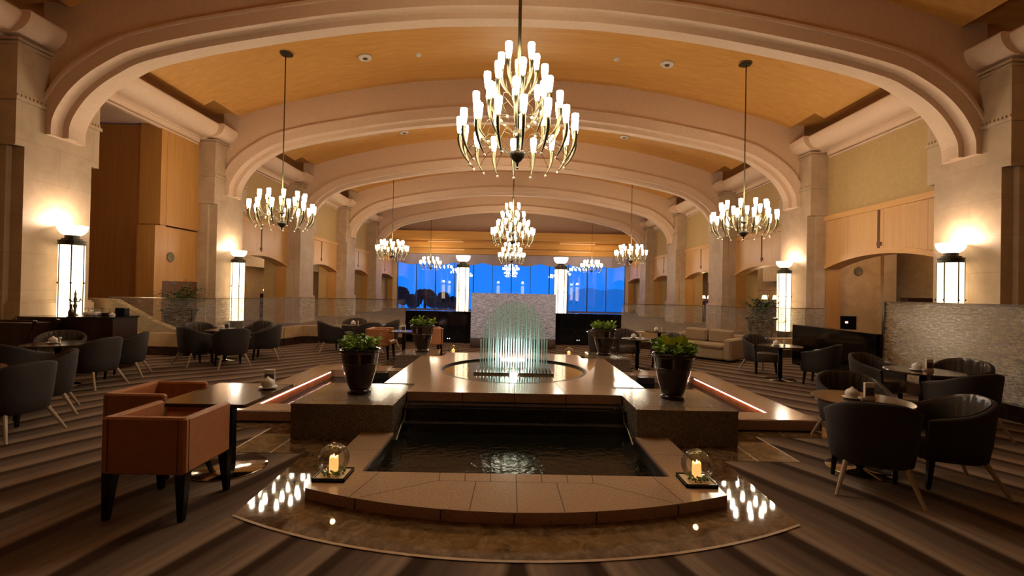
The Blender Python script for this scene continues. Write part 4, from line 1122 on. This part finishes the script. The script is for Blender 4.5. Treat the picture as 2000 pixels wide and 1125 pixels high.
# left drinks counter
t = thing('bar_counter', 'dark walnut drinks counter at the left, in front of the stone wall', 'counter', (-8.52, 8.72, 0))
MB().box(-.70, .30, -.22, .28, 0, .93).build('cabinet', 'bar_dark', t); MB().box(-.72, .30, -.24, .3, .93, .96).build('countertop', 'top_wood', t)
t = thing('bar_counter', 'taller right end unit of the dark drinks counter, with glasses on top', 'counter', (-7.80, 8.70, 0))
MB().box(-.42, .42, -.28, .28, 0, .95).build('cabinet', 'bar_dark', t); MB().box(-.42, .44, -.3, .3, .95, .98).build('countertop', 'black_wood', t)
t = thing('serving_cart', 'dark wooden serving cart with side rails, left of the drinks counter', 'cart', (-8.72, 8.16, 0))
mb = MB()
for s_ in (-1, 1): mb.tube([(s_*.30, -.2, 0), (s_*.30, -.2, .72), (s_*.40, -.2, .93)], .028, 8); mb.tube([(s_*.30, .2, 0), (s_*.30, .2, .72), (s_*.40, .2, .93)], .028, 8)
mb.tube([(-.40, -.2, .92), (.40, -.2, .92)], .02, 8); mb.build('frame', 'bar_dark', t)
MB().box(-.3, .3, -.19, .19, .12, .88).build('panel', 'bar_dark', t)
MB().add([(-.17, -.14, .8), (.17, -.14, .8), (.17, .14, .8), (-.17, .14, .8), (-.24, -.2, 0), (.24, -.2, 0), (.24, .2, 0), (-.24, .2, 0)], [(0, 1, 2, 3), (7, 6, 5, 4), (0, 4, 5, 1), (1, 5, 6, 2), (2, 6, 7, 3), (3, 7, 4, 0)]).build('draped_stand', 'white', loc=(-9.45, 8.22, 0), label='small stand under a white cloth at the far left edge', category='stand')
mb = MB(); mb.lathe([(0, 0), (.045, 0), (.045, .10), (.018, .16), (.015, .24), (0, .24)], 14)
mb.build('bottle', 'bottle', smooth=True, loc=(-8.32, 8.6, .96), label='amber bottle in front of the gilt figure on the drinks counter', category='bottle')
t = thing('candelabra', 'ornate gilt stand with a tall finial on the drinks counter', 'ornament', (-8.42, 8.78, .96))
MB().lathe([(0, 0), (.06, 0), (.05, .03), (.015, .06), (.02, .15), (.035, .2), (.018, .25), (.03, .33), (.015, .38), (.02, .43), (.006, .48), (0, .55)], 14).build('post', 'brass', t, smooth=True)
mb = MB()
for s_ in (-1, 1): mb.tube([(0, 0, .3), (s_*.07, 0, .28), (s_*.10, 0, .34), (s_*.12, 0, .30)], .01, 6)
mb.build('arms', 'brass', t)
g0 = None
ORD = ['first', 'second', 'third', 'fourth', 'fifth', 'sixth', 'seventh', 'eighth', 'ninth', 'tenth', 'eleventh', 'twelfth']
for k in range(6):
    lab = '%s from the left of six stemmed glasses on the drinks counter' % ORD[k]
    if g0 is None:
        g0 = MB().lathe([(0, 0), (.03, 0), (.006, .01), (.005, .06), (.03, .09), (.034, .14), (.03, .16)], 12).build('wine_glass', 'bowl_glass', smooth=True); o = g0
    else: o = g0.copy(); C.objects.link(o)
    o.location = (-7.98+.07*k, 8.55+.05*(k % 2), .98); o['label'] = lab; o['category'] = 'glass'; o['group'] = 'glasses on the drinks counter'
MB().lathe([(0, 0), (.09, 0), (.12, .06), (.11, .06), (.08, .01)], 20).build('ice_bucket', 'chrome', loc=(-7.80, 8.80, .98), label='low steel bowl behind the glasses on the drinks counter', category='bowl')
MB().rbox(-.09, .09, -.07, .07, 0, .16, .01).build('coffee_box', 'black_metal', loc=(-7.50, 8.76, .98), label='small black box at the right of the glasses on the drinks counter', category='box')
MB().lathe([(0, 0), (.04, 0), (.05, .05), (.02, .07), (0, .1)], 14).build('sugar_pot', 'white', loc=(-7.48, 8.52, .98), label='little white pot at the right end of the drinks counter', category='pot')
MB().lathe([(0, 0), (.12, 0), (.14, .02), (.13, .07), (0, .07)], 20).build('plate_stack', 'white', loc=(-8.06, 8.75, .98), label='stack of white plates beside the glasses on the drinks counter', category='plates')

# wall details
HALL[0] = True
def speaker(loc, s, label):
    t = thing('wall_speaker', label, 'speaker', loc, 0, 'round wall speakers')
    mb = MB(); mb.lathe([(0, 0), (.19, 0), (.2, .02), (.17, .035), (.15, .02), (0, .02)], 24); o = mb.build('grille', 'speaker', t, smooth=True); o.rotation_euler = (0, -s*PI/2, 0) if s else (PI/2, 0, 0)
speaker((-13.90, 18.55, 2.72), -1, 'round speaker grille on the tall wood block at the left')
speaker((15.5, 20.29, 2.8), 0, 'round speaker grille on the pale wall inside the nearest right arch')
t = thing('alarm_panel', 'dark alarm panel with a small red light inside the nearest right arch', 'panel', (15.06, 20.27, .5))
MB().box(-.34, .34, -.03, .03, -.29, .29).build('cover', 'black_wood', t); MB().box(-.16, -.04, -.045, -.03, -.03, .06).build('indicator', 'red_led', t)
MB().box(-.6, .6, -.2, .2, ZB, 1.66).build('sideboard', 'bar_dark', loc=(16.35, 18.2, 0), label='dark sideboard inside the nearest right arch, behind the golden glass screen', category='sideboard')
# interior shelf, lamps, hung panels
for x, y0_, y1_, z0_, z1_ in ((17.0, 27.0, 30.5, 2.6, 4.2), (17.0, 35.5, 39, 2.7, 4.2), (-17.0, 28, 32.5, 2.9, 4.2), (-17.0, 37, 40, 3.0, 4.2)):
    trim(MB().box(x-.1, x+.1, y0_, y1_, z0_, z1_), 'white_paint')
t = thing('back_shelf', 'dark shelf of bottles seen through the second right arch', 'shelf', (16.6, 28.6, 0))
MB().box(-.2, .2, -1.6, 1.6, ZB, 1.25).build('cabinet', 'bar_dark', t); MB().box(-.2, .2, -1.6, 1.6, 1.95, 2.0).build('upper_board', 'bar_dark', t)
bt = None
for k in range(12):
    if bt is None: HALL[0] = False; bt = MB().lathe([(0, 0), (.05, 0), (.05, .2), (.018, .28), (.016, .36), (0, .36)], 10).build('bottle', 'red_glass', smooth=True); HALL[0] = True; o = bt
    else: o = bt.copy(); C.objects.link(o)
    o.location = hall_pt((16.5+.08*(k % 2), 27.2+.24*k, 1.25)); o.scale = (.85, .85, .72*(1+.25*math.sin(k*1.7))); o['label'] = '%s bottle from the near end on the dark shelf through the second right arch' % ORD[k]; o['category'] = 'bottle'; o['group'] = 'bottles on the back shelf'
def table_lamp(x, y, z, label):
    t = thing('table_lamp', label, 'lamp', (x, y, z), 0, 'small lit lamps in the side rooms')
    MB().lathe([(0, 0), (.08, 0), (.02, .03), (.02, .2)], 12).build('base', 'brass', t)
    MB().lathe([(.17, .18), (.11, .42)], 16).build('shade', 'amber', t, smooth=True)
    light('POINT', (0, 0, .5), 25, (1, .65, .3), t, .08)
table_lamp(16.3, 28.0, 1.25, 'lit lamp on the bottle shelf, right one through the second right arch')
table_lamp(16.3, 29.2, 1.25, 'lit lamp on the bottle shelf, left one through the second right arch')
for x, y, lab in ((16.3, 37.3, 'lit lamp through the third right arch, right one'), (16.3, 38.4, 'lit lamp through the third right arch, left one'), (-15.9, 29.6, 'lit lamp through the second left arch'), (-15.9, 38.6, 'lit lamp through the third left arch')):
    MB().box(-.25, .25, -.25, .25, ZB, 1.15).build('side_cabinet', 'bar_dark', loc=(x, y, 0), label='dark side cabinet under the ' + lab, category='cabinet', group='side cabinets under lamps')
    table_lamp(x, y, 1.15, lab)
for s in (-1, 1):
    o = MB().ball((0, 0, 0), .13, 12).build('globe_lamp', 'amber', smooth=True, loc=(s*15.6, 46.5, 2.3)); o['label'] = 'round lit globe lamp through the fourth %s arch' % ('left' if s < 0 else 'right'); o['category'] = 'lamp'
    light('POINT', (s*15.9, 17.5 if s > 0 else 22.5, 3.8), 60, (1, .7, .4), None, .3, name='aisle_fill')  # fill lights added inside the aisles, no fitting here
    light('POINT', (s*15.9, 33, 3.8), 60, (1, .7, .4), None, .3, name='aisle_fill')
